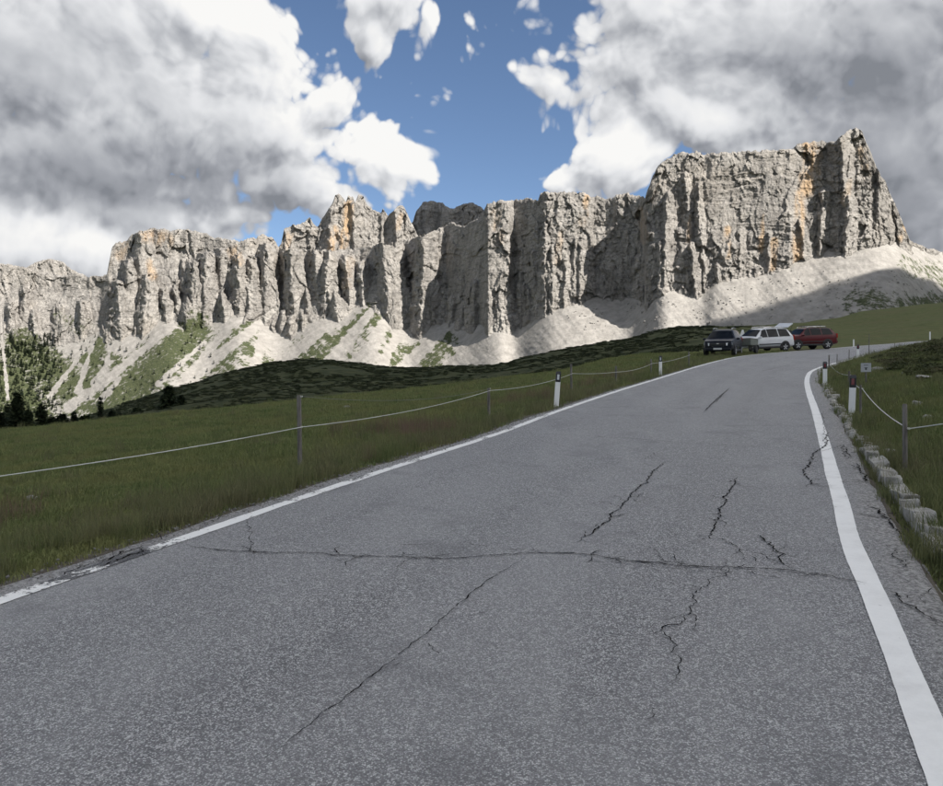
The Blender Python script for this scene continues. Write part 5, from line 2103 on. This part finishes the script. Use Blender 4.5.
def bush(seed, n, leaf, flat=.7):
    r = np.random.default_rng(seed)
    V, F = [], []
    lob = [(r.uniform(-.55, .55), r.uniform(-.55, .55), r.uniform(.2, .55) * flat, r.uniform(.35, .6)) for _ in range(6)]
    for i in range(n):
        cx, cy, cz, rad = lob[r.integers(0, 6)]
        d = r.normal(0, 1, 3)
        d /= np.linalg.norm(d)
        d[2] = abs(d[2]) * flat + .02
        p = np.array([cx, cy, cz * .6]) + d * rad * r.uniform(.65, 1.05)
        a = r.normal(0, 1, 3)
        b = np.cross(a, d)
        a /= np.linalg.norm(a)
        b /= np.linalg.norm(b) + 1e-6
        s = leaf * r.uniform(.6, 1.3)
        k = len(V)
        V += [p - a * s, p + b * s * .6 + d * s * .5, p + a * s + d * s * .4, p - b * s * .6]
        F += [(k, k + 1, k + 2), (k, k + 2, k + 3)]
    return np.array(V), np.array(F)


PINE = mat_leaf('dwarf_pine_needles', ((.022, .030, .013), (.052, .062, .028), (.036, .044, .020)), patch=.05, trans=.1)
HEATH = mat_leaf('bank_shrub_leaves', ((.040, .050, .020), (.085, .090, .038), (.070, .062, .034)), patch=.5, trans=.15)
BUSH = [bush(60 + s, 420, .11) for s in range(4)]


def scrub_cond(x, y):
    u = CX + F_PX * x / y
    d = fbm(x / 22, y / 22, 3, 91) + .5 * fbm(x / 7, y / 7, 2, 95)
    right = sstep(690, 760, u)
    left_low = 1 - sstep(60, 250, u)
    return (d > -.30 + .75 * right - .25 * left_low) & (rng.uniform(0, 1, len(x)) < .9)


x, y, r_ = sample_polar(20000, 68, 275, -.64, .36, .9)
k = scrub_cond(x, y) & (np.abs(ground_z(x, y)[1]) > 9)
x, y = x[k], y[k]
z = ground_z(x, y)[0]
m = len(x)
s = rng.uniform(.25, .75, m) * (1 + .6 * sstep(100, 250, y))
scatter('dwarf_pine_scrub', 'dark dwarf pine and heath scrub covering the shaded hill', np.stack([x, y, z], 1),
        np.stack([np.zeros(m), np.zeros(m), rng.uniform(0, 6.283, m)], 1), np.stack([s, s, s * rng.uniform(.3, .65, m)], 1), BUSH, PINE)

x, y, r_ = sample_polar(9000, 7, 60, .36, .68, 1.1)
z, dl, dr = ground_z(x, y)
k = (dr > 1.9) & (fbm(x / 1.8, y / 1.8, 3, 97) > .12 - .35 * sstep(2.2, 5, dr))
x, y, z = x[k], y[k], z[k]
m = len(x)
s = rng.uniform(.2, .46, m)
scatter('bank_shrubs', 'low dark heath shrubs in hummocks over the bank inside the bend', np.stack([x, y, z], 1),
        np.stack([np.zeros(m), np.zeros(m), rng.uniform(0, 6.283, m)], 1), np.stack([s, s, s * rng.uniform(.5, .9, m)], 1), BUSH, HEATH)


# ------------------------------------------------------------------ conifers
BARK = simple_mat('conifer_bark', (.055, .045, .036), rough=.95, var=.3, scale=5)


def conifer(seed, h, rad, whorls, per, n_cards, ragged=.3, card=.3, taper=.8):
    """trunk and crown arrays; the crown is made of drooping boughs carrying small needle cards"""
    r = np.random.default_rng(seed)
    V, F = [], []
    for w in range(whorls):
        f = (w + r.uniform(0, .6)) / whorls
        z = h * (.06 + .94 * f)
        R = rad * (1 - f) ** taper * r.uniform(1 - ragged, 1.0) + .05 * rad
        for b in range(per if f < .8 else max(3, per // 2)):
            a = r.uniform(0, 6.283)
            L = R * r.uniform(.65, 1.1)
            dz = -L * r.uniform(.10, .35)
            for c in range(n_cards):
                t = (c + r.uniform(0, 1)) / n_cards
                p = np.array([math.cos(a) * L * t, math.sin(a) * L * t, z + dz * t * t]) + r.normal(0, .05 * R + .02, 3)
                d = np.array([math.cos(a) + r.normal(0, .5), math.sin(a) + r.normal(0, .5), r.normal(-.15, .3)])
                d /= np.linalg.norm(d)
                sd = np.cross(d, [0, 0, 1]) + r.normal(0, .35, 3)
                sd /= np.linalg.norm(sd)
                s = card * r.uniform(.7, 1.5) * (1.15 - .5 * t)
                k = len(V)
                V += [p - sd * s * .5, p + sd * s * .5, p + d * s * 1.8 + sd * s * .15, p + d * s * 1.6 - sd * s * .3]
                F += [(k, k + 1, k + 2), (k, k + 2, k + 3)]
    return np.array(V), np.array(F)


NEED = mat_leaf('conifer_needles', ((.018, .028, .014), (.036, .050, .022), (.026, .038, .017)), patch=.4, trans=.1)


def tree(u, vtop, wpx, dist, seed, label, ragged=.3):
    x, y = (u - CX) / F_PX * dist, dist
    z0 = gz(x, y)
    h = CAM_H + dist * (CY - vtop) / F_PX - z0
    rad = wpx * .5 * dist / F_PX
    t = empty('conifer_tree', (x, y, z0))
    tag(t, label, 'tree', 'conifers below the meadow')
    tk = MB()
    tk.tube([(0, 0, -.2), (.03, 0, h * .3), (0, .04, h * .7), (0, 0, h * .97)], [h * .022, h * .018, h * .010, h * .003], 8)
    tk.build('trunk', BARK, t)
    v, f = conifer(seed, h, rad, 20, 10, 9, ragged, card=.13 * rad + .06, taper=.62)
    mesh_np('crown', v, f, NEED, t)
    return t


tree(17, 392, 27, 118, 1, 'tall dark broad conifer rising above the left meadow edge', .45)
tree(1, 412, 20, 112, 12, 'dark bushy conifer low beside the tall broad one', .5)
tree(41, 404, 22, 122, 2, 'dark shorter conifer leaning against the tall broad one', .5)
tree(62, 414, 26, 126, 3, 'low dark spreading conifer between the tall one and the slim one', .5)
tree(86, 416, 24, 130, 6, 'low dark spreading conifer next to the slim small one', .5)
tree(100.5, 396, 10, 150, 4, 'slim small dark conifer standing alone below the pale scree gully', .25)
tree(168, 386, 27, 130, 5, 'dark rounded conifer on the rise behind the meadow', .5)
for i_, (u_t, v_t, w_t, d_t) in enumerate([(28, 410, 20, 116), (52, 417, 18, 118), (74, 412, 13, 128), (112, 411, 14, 140), (122, 414, 18, 134), (8, 404, 14, 124)]):
    tree(u_t, v_t, w_t, d_t, 30 + i_, 'small dark bushy conifer in the dense fringe under the meadow edge', .5)
tree(137, 408, 15, 136, 7, 'little dark conifer left of the rounded one on the rise', .4)
tree(181, 395, 14, 140, 8, 'little dark conifer right of the rounded one on the rise', .4)

# far wood on the mountain foot
U_, V_, B_ = KEEP['front']
sel = (U_ < 215) & (V_ > 318)
cu, cv, cb = U_[sel], V_[sel], B_[sel]
idx = rng.integers(0, len(cu), 20000)
u_, v_, b_ = cu[idx], cv[idx], cb[idx]
prob = sstep(338, 350, v_ + .25 * (u_ - 20)) * (1 - sstep(48, 62, u_ + 5 * np.sin(v_ / 6))) * .9
prob = np.maximum(prob, .045 * sstep(330, 345, v_))
prob = prob * np.clip(.75 + .6 * fbm(u_ / 9, v_ / 9, 2, 401), 0.05, 1)
for pts, w in (([(174, 325), (140, 352), (112, 376), (69, 407)], 5), ([(79, 342), (77, 360), (50, 396)], 2.5), ([(94, 340), (86, 365), (78, 392)], 2.5), ([(1, 310), (3, 345), (8, 400)], 2.5),
               ([(229, 328), (205, 356), (186, 380)], 5)):
    d_, _t = seg_dist(u_, v_, pts)
    prob = prob * sstep(w * .6, w, d_)
k = rng.uniform(0, 1, len(u_)) < prob * .6
b_ = b_[k]
m = len(b_)
s = rng.uniform(.45, 1.0, m)
FAR = [conifer(300 + i, 15, 3.4, 10, 6, 3, .3, card=1.0) for i in range(3)]
scatter('conifer_wood', 'distant dark conifer wood on the slope below the left cliff', b_ - np.array([0, 0, .5]), np.stack([np.zeros(m), np.zeros(m), rng.uniform(0, 6.283, m)], 1),
        np.stack([s * 1.1, s * 1.1, s], 1), FAR, mat_leaf('far_conifer_needles', ((.016, .026, .014), (.034, .046, .022), (.022, .033, .016)), patch=.01, trans=.1))

# boulders on the scree
sel = (U_ > 560) & (V_ > 270) & (V_ < 330)
cu, cv, cb = U_[sel], V_[sel], B_[sel]
idx = rng.integers(0, len(cu), 1500)
b_ = cb[idx][fbm(cu[idx] / 25, cv[idx] / 10, 2, 411) > .05]
m = len(b_)
STV = []
for i in range(3):
    me = KS[i]
    v = np.array([q.co[:] for q in me.vertices])
    f = np.array([list(p.vertices) for p in me.polygons])
    STV.append((v, f))
s = rng.uniform(1.5, 5.5, m) * rng.uniform(.4, 1, m)
far_stone = simple_mat('scree_boulder_rock', (.21, .20, .185), rough=.95, var=.3, scale=1)
scatter('scree_boulders', 'scattered grey boulders on the pale scree', b_, np.stack([rng.uniform(-.4, .4, m), rng.uniform(-.4, .4, m), rng.uniform(0, 6.283, m)], 1),
        np.stack([s, s, s * .8], 1), STV, far_stone)

# gravel along the crumbling left edge
i = rng.integers(10, len(LEFT) - 10, 26000)
i = i[(LEFT[i, 1] > 3) & (LEFT[i, 1] < 40)]
q = LEFT[i] + LN[i] * (edge_l[i] * rng.uniform(.35, 1.35, len(i)))[:, None] + rng.normal(0, .06, (len(i), 2))
m = len(q)
s = .003 + .010 * rng.uniform(0, 1, m) ** 4
z = plane(q[:, 0], q[:, 1]) + .002
scatter('gravel', 'loose grit and gravel along the crumbling left road edge', np.column_stack([q, z]), np.stack([rng.uniform(-.5, .5, m), rng.uniform(-.5, .5, m), rng.uniform(0, 6.283, m)], 1),
        np.stack([s * 2, s * 2, s * 1.6], 1), STV, simple_mat('gravel_grey', (.20, .195, .185), rough=.95, var=.5, scale=30))
